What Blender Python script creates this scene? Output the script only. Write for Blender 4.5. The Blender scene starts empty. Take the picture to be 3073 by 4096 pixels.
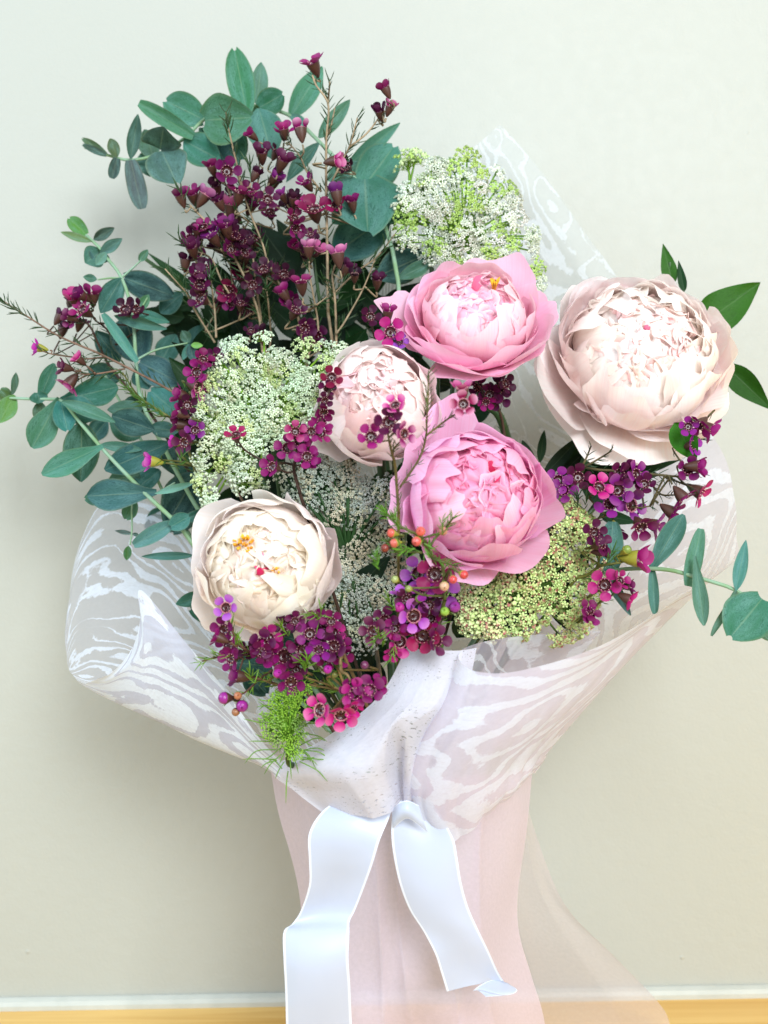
import bpy, math, random
import numpy as np
from mathutils import Vector, Matrix, Quaternion
random.seed(7); rng = np.random.default_rng(7)
SC = bpy.context.scene
COL = SC.collection
R = math.radians

# ---------------------------------------------------------------- camera
CAM_D, TH = 0.85, 0.354            # metres from the wall, tan(half width)
cam_data = bpy.data.cameras.new('camera')
cam = bpy.data.objects.new('camera', cam_data); COL.objects.link(cam)
cam.location = (0, -CAM_D, 0)
ROLL = R(1.0)
cam.rotation_mode = 'QUATERNION'
cam.rotation_quaternion = Quaternion((0, 1, 0), ROLL) @ Quaternion((1, 0, 0), R(90))
cam_data.sensor_fit = 'HORIZONTAL'; cam_data.sensor_width = 27.0
cam_data.lens = 13.5 / TH
cam_data.clip_start = 0.01; cam_data.clip_end = 50
cam_data.dof.use_dof = True; cam_data.dof.focus_distance = CAM_D - 0.2; cam_data.dof.aperture_fstop = 7.0
SC.camera = cam
# ---------------------------------------------------------------- room light and exposure
world = bpy.data.worlds.new('World'); SC.world = world; world.use_nodes = True
bg = world.node_tree.nodes['Background']
bg.inputs[0].default_value = (1.0, 0.96, 0.88, 1); bg.inputs[1].default_value = 0.48
def area(name, loc, target, size, power, color):
    l = bpy.data.lights.new(name, 'AREA'); l.shape = 'SQUARE'; l.size = size; l.energy = power; l.color = color
    o = bpy.data.objects.new(name, l); COL.objects.link(o); o.location = loc
    o.rotation_mode = 'QUATERNION'
    o.rotation_quaternion = (Vector(target) - Vector(loc)).to_track_quat('-Z', 'Y')
    return o
area('window_light', (0.5, -1.75, 0.66), (0, -0.15, -0.06), 0.8, 37, (0.93, 0.975, 1.0))
area('side_window_light', (-1.5, -0.8, 0.75), (-0.25, 0, 0.2), 0.9, 18, (0.62, 0.82, 1.0))
area('warm_lamp', (0.80, -0.15, -0.40), (0.25, 0.0, -0.34), 0.2, 2.3, (1.0, 0.72, 0.28))
SC.view_settings.view_transform = 'Standard'; SC.view_settings.look = 'None'
SC.view_settings.exposure = 0.40; SC.view_settings.gamma = 1.0
SC.cycles.max_bounces = 10; SC.cycles.transparent_max_bounces = 24
SC.cycles.diffuse_bounces = 7; SC.cycles.transmission_bounces = 7
SC.cycles.use_denoising = True

# ---------------------------------------------------------------- helpers
CAMQ = cam.rotation_quaternion
CX, CY, CF = CAMQ @ Vector((1, 0, 0)), CAMQ @ Vector((0, 1, 0)), CAMQ @ Vector((0, 0, -1))
CAML = Vector(cam.location)
def W(x, y, d):                     # a point of the photograph (3073 x 4096) at d metres in front of the wall
    v = CF + CX * ((x - 1536.5) / 1536.5 * TH) + CY * ((2048 - y) / 1536.5 * TH)
    return CAML + v * ((CAM_D - d) / v.y)
def PX(d): return (CAM_D - d) * TH / 1536.5
def DIR(dx, dy, z):                 # dx right, dy up, z towards the viewer
    return (CX * dx + CY * dy - CF * z).normalized()
def hexc(h, a=1.0):
    c = [int(h[i:i+2], 16) / 255 for i in (0, 2, 4)]
    return tuple([(x / 12.92 if x <= .04045 else ((x + .055) / 1.055) ** 2.4) for x in c] + [a])
ORI = {'A': (600, 150), 'B': (600, 700), 'C': (1100, 700), 'D': (0, 1100), 'E': (600, 1300), 'F': (1200, 1300),
       'G': (700, 2300), 'H': (1300, 1950), 'I': (2100, 1600), 'J': (2243, 1900), 'K': (700, 1900), 'L': (300, 400), 'S': None}
def Q(k, x, y):
    if k == 'S': return (x, y)
    o = ORI[k]; return (o[0] + x / 2, o[1] + y / 2)

class MB:
    def __init__(s): s.v = []; s.f = []; s.uv = []; s.m = []; s.n = 0
    def add(s, verts, faces, uvs=None, mi=0):
        verts = np.asarray(verts, float)
        s.v.append(verts); s.uv.append(np.zeros((len(verts), 2)) if uvs is None else np.asarray(uvs, float))
        for f in faces: s.f.append(tuple(i + s.n for i in f)); s.m.append(mi)
        s.n += len(verts)
    def grid(s, P, UV=None, mi=0, closed=False):     # P: rows x cols x 3
        nr, nc = P.shape[:2]; fs = []
        for i in range(nr - 1):
            for j in range(nc if closed else nc - 1):
                k = (j + 1) % nc
                fs.append((i*nc+j, i*nc+k, (i+1)*nc+k, (i+1)*nc+j))
        s.add(P.reshape(-1, 3), fs, None if UV is None else UV.reshape(-1, 2), mi)
    def tube(s, pts, radii, seg=5, mi=0):
        pts = [Vector(p) for p in pts]; n = len(pts)
        if not hasattr(radii, '__len__'): radii = [radii] * n
        rows = []; prev = None
        for i, p in enumerate(pts):
            t = (pts[min(i+1, n-1)] - pts[max(i-1, 0)])
            if t.length < 1e-9: t = Vector((0, 0, 1))
            t.normalize()
            a = prev if prev is not None else (Vector((0, 1, 0)) if abs(t.y) < .9 else Vector((1, 0, 0)))
            a = (a - t * a.dot(t))
            if a.length < 1e-6: a = t.orthogonal()
            a.normalize(); b = t.cross(a); prev = a
            rows.append([p + (a * math.cos(2*math.pi*k/seg) + b * math.sin(2*math.pi*k/seg)) * radii[i] for k in range(seg)])
        P = np.array([[tuple(q) for q in r] for r in rows])
        UV = np.zeros(P.shape[:2] + (2,)); UV[..., 1] = np.linspace(0, 1, n)[:, None]; UV[..., 0] = np.linspace(0, 1, seg)[None]
        s.grid(P, UV, mi, closed=True)
        base = s.n - seg
        s.f.append(tuple(base + k for k in range(seg))); s.m.append(mi)
    def ball(s, c, r, seg=6, rings=4, mi=0, sq=(1, 1, 1)):
        c = np.array(c); th = np.linspace(0.12, math.pi - .12, rings + 1)
        P = np.array([[c + r*np.array((math.sin(t)*math.cos(2*math.pi*k/seg)*sq[0], math.sin(t)*math.sin(2*math.pi*k/seg)*sq[1], math.cos(t)*sq[2])) for k in range(seg)] for t in th])
        s.grid(P, None, mi, closed=True)
        b = s.n - (rings + 1) * seg
        s.f.append(tuple(b + k for k in range(seg))); s.m.append(mi)
        s.f.append(tuple(s.n - seg + k for k in reversed(range(seg)))); s.m.append(mi)
    def mesh(s, name, mats):
        me = bpy.data.meshes.new(name)
        V = np.concatenate(s.v); UV = np.concatenate(s.uv)
        me.from_pydata(V.tolist(), [], s.f)
        for m in mats: me.materials.append(m)
        npol = len(me.polygons)
        me.polygons.foreach_set('use_smooth', [True] * npol)
        if len(mats) > 1: me.polygons.foreach_set('material_index', s.m)
        ul = me.uv_layers.new(name='UVMap')
        idx = np.empty(len(me.loops), dtype=np.int32); me.loops.foreach_get('vertex_index', idx)
        ul.data.foreach_set('uv', UV[idx].astype(np.float32).ravel())
        me.update()
        return me
    def build(s, name, mats, parent=None, loc=(0, 0, 0), color=None, kind=None):
        return put(name, s.mesh(name, mats if isinstance(mats, list) else [mats]), parent, loc, color, kind)
def put(name, me, parent=None, loc=(0, 0, 0), color=None, kind=None, mat=None):
    o = bpy.data.objects.new(name, me); COL.objects.link(o)
    if parent is not None: o.parent = parent
    if mat is not None: o.matrix_basis = mat
    else: o.location = loc
    if color is not None: o.color = color
    if kind: o['kind'] = kind
    return o
def thing(name, label, cat, loc=(0, 0, 0), group=None, quat=None):
    o = bpy.data.objects.new(name, None); COL.objects.link(o); o.location = loc; o.empty_display_size = .02
    if quat is not None: o.rotation_mode = 'QUATERNION'; o.rotation_quaternion = quat
    o['label'] = label; o['category'] = cat
    if group: o['group'] = group
    return o
def cr(P, n):                       # Catmull-Rom through the rows of P (k x dim), n samples
    P = np.asarray(P, float); k = len(P)
    E = np.concatenate([[2*P[0]-P[1]], P, [2*P[-1]-P[-2]]])
    t = np.linspace(0, k - 1, n); i = np.minimum(t.astype(int), k - 2); u = (t - i)[:, None]
    p0, p1, p2, p3 = E[i], E[i+1], E[i+2], E[i+3]
    return .5*((2*p1)+(-p0+p2)*u+(2*p0-5*p1+4*p2-p3)*u*u+(-p0+3*p1-3*p2+p3)*u**3)
def norm(a): return a / max(1e-9, np.linalg.norm(a))

# ---------------------------------------------------------------- materials
class NT:
    def __init__(s, name):
        s.mat = bpy.data.materials.new(name); s.mat.use_nodes = True
        s.t = s.mat.node_tree; s.t.nodes.clear(); s.out = s.n('OutputMaterial')
    def n(s, typ, **kw):
        nd = s.t.nodes.new('ShaderNode' + typ)
        for k, v in kw.items():
            if k.startswith('i_'):
                key = k[2:]; key = int(key) if key.isdigit() else key.replace('_', ' ')
                s.set(nd.inputs[key], v)
            else: setattr(nd, k, v)
        return nd
    def set(s, inp, v):
        if isinstance(v, bpy.types.NodeSocket): s.t.links.new(v, inp)
        else: inp.default_value = v
    def mix(s, f, a, b, blend='MIX'):
        nd = s.n('Mix', data_type='RGBA', blend_type=blend)
        s.set(nd.inputs[0], f); s.set(nd.inputs[6], a); s.set(nd.inputs[7], b); return nd.outputs[2]
    def math(s, op, a, b=0.5, c=None, clamp=False):
        nd = s.n('Math', operation=op, use_clamp=clamp); s.set(nd.inputs[0], a); s.set(nd.inputs[1], b)
        if c is not None: s.set(nd.inputs[2], c)
        return nd.outputs[0]
    def ramp(s, f, stops, interp='LINEAR'):
        nd = s.n('ValToRGB'); cr_ = nd.color_ramp; cr_.interpolation = interp
        while len(cr_.elements) < len(stops): cr_.elements.new(.5)
        for e, (p, c) in zip(cr_.elements, stops):
            e.position = p; e.color = c if hasattr(c, '__len__') else (c, c, c, 1)
        s.set(nd.inputs[0], f); return nd.outputs[0]
    def noise(s, vec, scale, detail=3, rough=.5, dist=0):
        nd = s.n('TexNoise'); nd.inputs['Scale'].default_value = scale; nd.inputs['Detail'].default_value = detail
        nd.inputs['Roughness'].default_value = rough; nd.inputs['Distortion'].default_value = dist
        if vec is not None: s.set(nd.inputs['Vector'], vec)
        return nd.outputs[0]
    def uv(s):
        nd = s.n('UVMap'); sep = s.n('SeparateXYZ'); s.t.links.new(nd.outputs[0], sep.inputs[0])
        return nd.outputs[0], sep.outputs[0], sep.outputs[1]
    def mapping(s, vec, scale=(1, 1, 1), loc=(0, 0, 0)):
        nd = s.n('Mapping'); s.set(nd.inputs[0], vec); nd.inputs['Scale'].default_value = scale; nd.inputs['Location'].default_value = loc
        return nd.outputs[0]
    def bump(s, h, strength=.3, dist=.001):
        nd = s.n('Bump'); s.set(nd.inputs['Height'], h); nd.inputs['Strength'].default_value = strength; nd.inputs['Distance'].default_value = dist
        return nd.outputs[0]
    def bsdf(s, color, rough=.5, normal=None, spec=.5, **kw):
        nd = s.n('BsdfPrincipled'); s.set(nd.inputs['Base Color'], color); s.set(nd.inputs['Roughness'], rough)
        s.set(nd.inputs['Specular IOR Level'], spec)
        for k, v in kw.items(): s.set(nd.inputs[k.replace('_', ' ')], v)
        if normal is not None: s.set(nd.inputs['Normal'], normal)
        return nd.outputs[0]
    def mixsh(s, f, a, b):
        nd = s.n('MixShader'); s.set(nd.inputs[0], f); s.set(nd.inputs[1], a); s.set(nd.inputs[2], b); return nd.outputs[0]
    def done(s, sh): s.t.links.new(sh, s.out.inputs[0]); return s.mat

def mat_petal(name, deep, deep_amt=.75, transl=.45):
    m = NT(name); uv, u, v = m.uv()
    oi = m.n('ObjectInfo')
    off = m.n('VectorMath', operation='ADD'); m.set(off.inputs[0], uv)
    cmb = m.n('CombineXYZ'); m.set(cmb.inputs[0], m.math('MULTIPLY', oi.outputs['Random'], 37.0)); m.set(off.inputs[1], cmb.outputs[0])
    st = m.noise(m.mapping(off.outputs[0], (22, 1.3, 1)), 1.0, 4, .6)
    bl = m.noise(m.mapping(off.outputs[0], (3, 3, 1)), 1.0, 2)
    f = m.ramp(v, [(0.0, 1.0), (.5, .75), (.86, .18), (1.0, 0.0)])
    f = m.math('MULTIPLY', f, m.ramp(m.math('ABSOLUTE', u), [(.55, 1.0), (1.0, .45)]))
    f = m.math('MULTIPLY', f, deep_amt * .85)
    f = m.math('ADD', f, m.math('MULTIPLY', m.math('SUBTRACT', bl, .5), .35), clamp=True)
    c = m.mix(f, oi.outputs['Color'], deep)
    c = m.mix(m.math('MULTIPLY', m.ramp(st, [(.42, 0.0), (.62, 1.0)]), .16), c, deep)
    nrm = m.bump(m.math('ADD', st, m.math('MULTIPLY', bl, .6)), .2, .0010)
    a = m.bsdf(c, .48, nrm, .3, Sheen_Weight=.15)
    tr = m.n('BsdfTranslucent'); m.set(tr.inputs[0], c)
    return m.done(m.mixsh(transl, a, tr.outputs[0]))
def mat_leaf(name, gloss=.5, spec=.4, bloom=.35, ribf=.22):
    m = NT(name); uv, u, v = m.uv(); oi = m.n('ObjectInfo')
    off = m.n('VectorMath', operation='ADD'); m.set(off.inputs[0], uv)
    cmb = m.n('CombineXYZ'); m.set(cmb.inputs[0], m.math('MULTIPLY', oi.outputs['Random'], 53.0)); m.set(off.inputs[1], cmb.outputs[0])
    big = m.noise(off.outputs[0], 2.2, 3)
    veins = m.noise(off.outputs[0], 7.0, 5, .65, 2.5)
    vr = m.ramp(veins, [(.40, 1.0), (.5, 0.0), (.62, .7)])
    au = m.math('ABSOLUTE', u)
    rib = m.ramp(au, [(0.0, 1.0), (.06, 0.0)])
    edge = m.ramp(au, [(.86, 0.0), (1.0, 1.0)])
    base = oi.outputs['Color']
    dark = m.mix(1.0, base, (.45, .5, .5, 1), 'MULTIPLY')
    pale = m.mix(m.math('MULTIPLY', m.ramp(m.noise(off.outputs[0], 1.3, 2), [(.3, .3), (.7, 2.2)]), bloom), base, (.17, .36, .34, 1))
    c = m.mix(m.math('MULTIPLY', vr, .75), pale, dark)
    c = m.mix(m.math('MULTIPLY', m.ramp(big, [(.38, 0.0), (.62, 1.0)]), .65), c, m.mix(1.0, base, (.75, .85, .7, 1), 'MULTIPLY'))
    c = m.mix(m.math('MULTIPLY', rib, ribf), c, (.30, .40, .26, 1))
    c = m.mix(m.math('MULTIPLY', edge, .25), c, (.22, .24, .10, 1)) if ribf > .15 else c
    nrm = m.bump(m.math('ADD', vr, m.math('MULTIPLY', rib, 1.5)), .25, .0006)
    a = m.bsdf(c, gloss, nrm, spec)
    tr = m.n('BsdfTranslucent'); m.set(tr.inputs[0], m.mix(1.0, c, (1.3, 1.6, .6, 1), 'MULTIPLY'))
    return m.done(m.mixsh(.16, a, tr.outputs[0]))
def mat_wax_petal():
    m = NT('waxflower_petal'); uv, u, v = m.uv(); oi = m.n('ObjectInfo')
    n = m.noise(m.mapping(uv, (5, 2, 1)), 2.0, 3)
    pale = m.mix(.12, (.80, .42, .60, 1), oi.outputs['Color'])
    f = m.math('MULTIPLY', m.ramp(v, [(.30, 0.0), (1.0, 1.0)]), m.math('POWER', m.math('SUBTRACT', 1.0, oi.outputs['Alpha']), 1.5))
    c = m.mix(f, oi.outputs['Color'], pale)
    c = m.mix(m.math('MULTIPLY', m.ramp(v, [(0.0, 1.0), (.3, 0.0)]), .6), c, (.07, .005, .02, 1))
    c = m.mix(m.math('MULTIPLY', n, .3), c, m.mix(1.0, c, (1.5, 1.4, 1.6, 1), 'MULTIPLY'))
    a = m.bsdf(c, .45, m.bump(n, .2, .0005), .18)
    tr = m.n('BsdfTranslucent'); m.set(tr.inputs[0], c)
    return m.done(m.mixsh(.25, a, tr.outputs[0]))
def mat_simple(name, c, rough=.5, spec=.4, var=.25, scale=60, objcol=False, transl=0, c2=None, bump=.15):
    m = NT(name); tc = m.n('TexCoord')
    n = m.noise(tc.outputs['Object'], scale, 3)
    base = m.n('ObjectInfo').outputs['Color'] if objcol else c
    c2_ = c2 if c2 else m.mix(1.0, base, (1 - var * 1.6, 1 - var * 1.5, 1 - var * 1.6, 1), 'MULTIPLY')
    cc = m.mix(m.ramp(n, [(.52, 0.0), (.66, 1.0)] if objcol and c2 else [(.35, 0.0), (.65, 1.0)]), base, c2_)
    a = m.bsdf(cc, rough, m.bump(n, bump, .0008), spec)
    if transl:
        tr = m.n('BsdfTranslucent'); m.set(tr.inputs[0], cc); a = m.mixsh(transl, a, tr.outputs[0])
    return m.done(a)
def mat_paper(name, base, printc, op_plain, op_print, scale=1.0, printed=True, holes=False, seed=0.0, mott=.15, dens=0.0):
    m = NT(name); uv, u, v = m.uv()
    uvo = m.mapping(uv, (1, 1, 1), (seed, seed * .7, 0))
    fine = m.noise(uv, 70, 4, .7)
    fib = m.noise(m.mapping(uv, (30, 110, 1)), 1.0, 3, .7)
    cloud = m.noise(uv, 4.0, 3)
    if printed:
        # printed wood grain: contour bands of a smooth noise field, with torn edges
        wob = m.noise(m.mapping(uvo, (1.0, 1.7, 1)), 2.2 * scale, 2, .4)
        jag = m.noise(uvo, 42 * scale, 3, .6)
        h = m.math('ADD', m.math('MULTIPLY', wob, 13.0), m.math('MULTIPLY', jag, .42))
        h = m.math('ADD', h, m.math('MULTIPLY', v, 3.2 * scale))
        band = m.math('FRACT', h)
        tri = m.math('ABSOLUTE', m.math('SUBTRACT', m.math('MULTIPLY', band, 2.0), 1.0))
        wid = m.ramp(m.noise(m.mapping(uvo, (1, 1, 1), (7, 3, 0)), 3.2 * scale, 2), [(.30, 0.04+dens), (.68, .80+dens*.6)])
        msk = m.math('MULTIPLY', m.math('SUBTRACT', wid, tri), 9.0, clamp=True)
        msk = m.math('MULTIPLY', msk, m.ramp(fib, [(.25, .62), (.5, 1.0)]))
    else:
        msk = m.math('MULTIPLY', fine, 0.0)
    c = m.mix(msk, base, printc)
    c = m.mix(m.math('MULTIPLY', cloud, mott), c, (.80, .74, .76, 1))
    op = m.math('ADD', op_plain, m.math('MULTIPLY', msk, op_print - op_plain))
    op = m.math('MULTIPLY', op, m.ramp(fine, [(.2, .86), (.7, 1.0)]))
    if holes:
        sp = m.noise(m.mapping(uv, (60, 150, 1)), 1.0, 3, .6)
        zone = m.ramp(m.noise(m.mapping(uv, (3, 11, 1)), 1.0, 2), [(.44, 0.0), (.56, 1.0)])
        hm = m.math('MULTIPLY', m.ramp(sp, [(.60, 0.0), (.66, 1.0)]), zone)
        op = m.math('MULTIPLY', op, m.math('SUBTRACT', 1.0, m.math('MULTIPLY', hm, .75)))
    nrm = m.bump(m.math('ADD', fib, m.math('MULTIPLY', msk, .5)), .12, .0006)
    d = m.bsdf(c, .55, nrm, .25)
    tr = m.n('BsdfTranslucent'); m.set(tr.inputs[0], c)
    body = m.mixsh(.45, d, tr.outputs[0])
    tp = m.n('BsdfTransparent')
    return m.done(m.mixsh(op, tp.outputs[0], body))
def mat_wall():
    m = NT('painted_wall'); tc = m.n('TexCoord'); o = tc.outputs['Object']
    n1 = m.noise(o, 420, 3, .6); n2 = m.noise(o, 90, 3); n3 = m.noise(o, 5, 2); 
    vo = m.n('TexVoronoi'); m.set(vo.inputs['Vector'], o); vo.inputs['Scale'].default_value = 16
    nib = m.ramp(vo.outputs['Distance'], [(0.0, 1.0), (.030, 0.0)])
    c = m.mix(n3, (.375, .395, .36, 1), (.40, .415, .38, 1))
    h = m.math('ADD', m.math('MULTIPLY', n1, .5), n2)
    h = m.math('ADD', h, m.math('MULTIPLY', nib, 2.0))
    return m.done(m.bsdf(c, m.math('ADD', .42, m.math('MULTIPLY', n2, .2)), m.bump(h, .38, .0012), .3))
def mat_wood():
    m = NT('oiled_wood'); tc = m.n('TexCoord')
    g = m.noise(m.mapping(tc.outputs['Object'], (3, 60, 1)), 1.0, 5, .6, .6)
    k = m.noise(m.mapping(tc.outputs['Object'], (2, 9, 1)), 1.0, 3)
    c = m.ramp(g, [(.3, hexc('cfa050')), (.7, hexc('ecc980'))])
    c = m.mix(m.math('MULTIPLY', k, .4), c, hexc('bd8d3f'))
    return m.done(m.bsdf(c, .42, m.bump(g, .1, .0006), .4))
def mat_ribbon():
    m = NT('satin_ribbon'); uv, u, v = m.uv()
    au = m.math('ABSOLUTE', m.math('SUBTRACT', u, .5))
    sel = m.ramp(au, [(.455, 0.0), (.47, 1.0)])
    w = m.noise(m.mapping(uv, (40, 400, 1)), 1.0, 2)
    c = m.mix(sel, hexc('bccae2'), hexc('d8e3f4'))
    weave = m.math('ADD', m.math('MULTIPLY', w, .3), m.math('MULTIPLY', sel, 1.5))
    d = m.bsdf(c, .34, m.bump(weave, .2, .0006), .5, Sheen_Weight=.3)
    tr = m.n('BsdfTranslucent'); m.set(tr.inputs[0], c)
    a = m.mixsh(.25, d, tr.outputs[0])
    tp = m.n('BsdfTransparent')
    return m.done(m.mixsh(m.math('ADD', .9, m.math('MULTIPLY', sel, .1)), tp.outputs[0], a))

M = {}
M['euc'] = mat_leaf('eucalyptus_leaf', .5, .14, .26)
M['ruscus'] = mat_leaf('ruscus_leaf', .42, .15, .01, .10)
M['wax'] = mat_wax_petal()
M['calyx'] = mat_simple('waxflower_calyx', (.07, .012, .02, 1), .45, .4, c2=(.05, .035, .012, 1), scale=90)
M['calyx_green'] = mat_simple('green_calyx', (.22, .30, .03, 1), .45, .4, c2=(.30, .22, .03, 1), scale=60)
M['cup'] = mat_simple('waxflower_cup', (.055, .004, .010, 1), .25, .6, .3)
M['rim'] = mat_simple('waxflower_rim', (.34, .06, .13, 1), .4, .25, .3, objcol=True)
M['stamen'] = mat_simple('waxflower_stamen', (.72, .42, .38, 1), .5, .3, .2)
M['bud'] = mat_simple('waxflower_bud', (1, 1, 1, 1), .3, .5, .2, 40, objcol=True)
M['twig'] = mat_simple('waxflower_twig', (1, 1, 1, 1), .6, .3, .35, 120, objcol=True)
M['needle'] = mat_simple('waxflower_needle', (1, 1, 1, 1), .42, .4, .3, 100, objcol=True, transl=.12)
M['estem'] = mat_simple('eucalyptus_stem', (.22, .36, .26, 1), .55, .3, c2=(.17, .30, .14, 1), scale=70)
M['gstem'] = mat_simple('green_stem', (.03, .08, .02, 1), .45, .4, .25)
M['floret'] = mat_simple('lace_floret', (1, 1, 1, 1), .6, .15, .12, 200, objcol=True, transl=.2)
M['floret_red'] = mat_simple('flecked_lace_floret', (1, 1, 1, 1), .6, .15, .1, 3.3, objcol=True, transl=.15, c2=(.50, .17, .17, 1))
M['ray'] = mat_simple('lace_ray', (1, 1, 1, 1), .55, .3, .2, 80, objcol=True, transl=.1)
M['gold'] = mat_simple('gold_stamen', (.78, .46, .03, 1), .45, .3, c2=(.60, .24, .02, 1), scale=120)
# ---------------------------------------------------------------- the setting: wall, skirting bead, wooden table
ZT = W(1536, 4003, 0).z
def box(mb, a, b):
    (x0, y0, z0), (x1, y1, z1) = a, b
    v = [(x, y, z) for z in (z0, z1) for y in (y0, y1) for x in (x0, x1)]
    mb.add(v, [(0, 2, 3, 1), (4, 5, 7, 6), (0, 1, 5, 4), (2, 6, 7, 3), (0, 4, 6, 2), (1, 3, 7, 5)])
def flat(o):
    o.data.polygons.foreach_set('use_smooth', [False] * len(o.data.polygons)); return o
mb = MB(); box(mb, (-2.2, 0, ZT - .3), (2.2, .08, 2.2))
o = flat(mb.build('wall', mat_wall(), kind='structure'))
mb = MB(); box(mb, (-2.2, -.75, ZT - .03), (2.2, -.0005, ZT)); flat(mb.build('tabletop', mat_wood(), kind='structure'))
mb = MB(); prof = [(-.0003, .0), (-.0075, .0), (-.0075, .0035), (-.0055, .0062), (-.002, .0078), (-.0003, .0080)]
P = np.array([[(x, y, ZT + z) for y, z in prof] for x in np.linspace(-2.2, 2.2, 12)])
mb.grid(P, None); flat(mb.build('skirting', mat_simple('white_bead', (.48, .50, .46, 1), .4, .3, .05), kind='structure'))

# ---------------------------------------------------------------- wrapping sheets, tissue and ribbon
DS = 1.8512
def sheet(name, label, cat, net, mat, n=(60, 60), wob=(.0015, 9.0), parent=None, seed=0, thick=.0, pleat=None, second=None):
    A = np.array([[tuple(W(x*DS, y*DS, d)) for x, y, d in row] for row in net])
    nr, nc = A.shape[:2]
    B = np.stack([cr(A[i], n[1]) for i in range(nr)])
    C_ = np.stack([cr(B[:, j], n[0]) for j in range(n[1])], axis=1)
    du = np.cumsum(np.concatenate([[0], np.linalg.norm(np.diff(C_[n[0]//2], axis=0), axis=1)]))
    dv = np.cumsum(np.concatenate([[0], np.linalg.norm(np.diff(C_[:, n[1]//2], axis=0), axis=1)]))
    UV = np.zeros(C_.shape[:2] + (2,)); UV[..., 0] = du[None] / .2; UV[..., 1] = dv[:, None] / .2
    # soft crumples along the surface normal
    gu = np.gradient(C_, axis=1); gv = np.gradient(C_, axis=0); N = np.cross(gu, gv); N /= (np.linalg.norm(N, axis=2, keepdims=True) + 1e-12)
    amp, fr = wob; r_ = np.random.default_rng(seed + 5); w = 0
    for k in range(6):
        a, b, p = r_.normal(0, fr, 3); w = w + np.sin(UV[..., 0]*a + UV[..., 1]*b + p*6)
    C_ = C_ + N * (w * amp / 2.4)[..., None]
    if pleat:                       # gathers running from the tied neck
        pa, pk, top, bot = pleat; uu = np.linspace(0, 1, n[1])[None]; vv = np.linspace(0, 1, n[0])[:, None]
        warp = uu + .035*np.sin(9*uu+2) + .03*np.sin(17*uu)
        g = np.abs(np.sin(pk*math.pi*warp + .35*np.sin(5*vv)))**.7 - .6 + .35*np.sin(2.3*pk*warp + 2*vv)
        C_ = C_ + N * (g * pa * (top + (bot-top)*vv))[..., None]
    org = Vector(C_[n[0]//2, n[1]//2]); mb = MB(); mb.grid(C_ - np.array(org), UV)
    o = mb.build(name, mat, parent, org if parent is None else org - parent.location)
    if second:                      # the printed outer face, beyond a given row or column of the sheet
        m2, test = second; o.data.materials.append(m2); nc_ = n[1]-1
        o.data.polygons.foreach_set('material_index', [1 if test((k // nc_)/(n[0]-1), (k % nc_)/nc_) else 0 for k in range(len(o.data.polygons))])
    if label: o['label'] = label; o['category'] = cat
    if thick:
        md = o.modifiers.new('thickness', 'SOLIDIFY'); md.thickness = thick; md.offset = 0
    return o
WHT = hexc('eef2fa'); 
m_back = mat_paper('frosted_back_sheet', hexc('ccd3d6'), hexc('dfe7ef'), .42, .66, 1.0, seed=3.1, mott=.05)
m_left = mat_paper('frosted_left_sheet', hexc('cdd0dc'), hexc('e0eafa'), .46, .86, 1.0, seed=1.4, mott=.08)
m_left2 = mat_paper('printed_left_sheet', hexc('d2d6ea'), hexc('eaf3ff'), .74, .97, .8, seed=8.2, mott=.05, dens=.18)
m_right2 = mat_paper('printed_right_sheet', hexc('dedcf0'), hexc('e6eeff'), .70, .85, .85, seed=2.6, mott=.10, dens=.02)
m_right = mat_paper('frosted_right_sheet', hexc('d6d0e4'), hexc('e6ecfa'), .50, .80, 1.0, seed=5.3, mott=.15)
m_felt = mat_paper('fibre_paper', hexc('e2e5f4'), hexc('ffffff'), .94, .95, printed=False, holes=True, mott=.15)
m_tissue = mat_paper('pink_tissue', hexc('e4d6ea'), hexc('ffffff'), .74, .9, printed=False, mott=.2)
m_thin = mat_paper('sheer_tissue', hexc('d2c8ce'), hexc('ffffff'), .46, .6, printed=False, mott=.25)

sheet('wrapping_paper', 'tall frosted sheet with white wood grain print rising to a corner behind the bouquet', 'wrapping paper',
  [[(1080,270,.030),(1105,297,.030),(1140,338,.030),(1182,387,.030),(1255,487,.032),(1330,592,.035),(1400,720,.04)],
   [(1045,303,.032),(1070,340,.034),(1100,390,.036),(1140,450,.036),(1200,550,.036),(1275,660,.038),(1360,790,.042)],
   [(985,355,.035),(1010,420,.040),(1040,490,.042),(1080,560,.042),(1140,680,.042),(1210,790,.044),(1310,900,.05)],
   [(900,460,.040),(920,560,.046),(940,650,.05),(970,740,.05),(1040,860,.05),(1130,980,.055),(1260,1060,.065)],
   [(800,700,.05),(820,800,.055),(840,900,.06),(870,980,.06),(930,1090,.065),(1030,1200,.075),(1200,1240,.085)],
   [(760,1100,.08),(770,1160,.085),(790,1220,.09),(820,1290,.09),(880,1360,.095),(980,1420,.105),(1100,1430,.115)]],
  m_back, (60, 60), (.0010, 6), seed=1)

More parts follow.
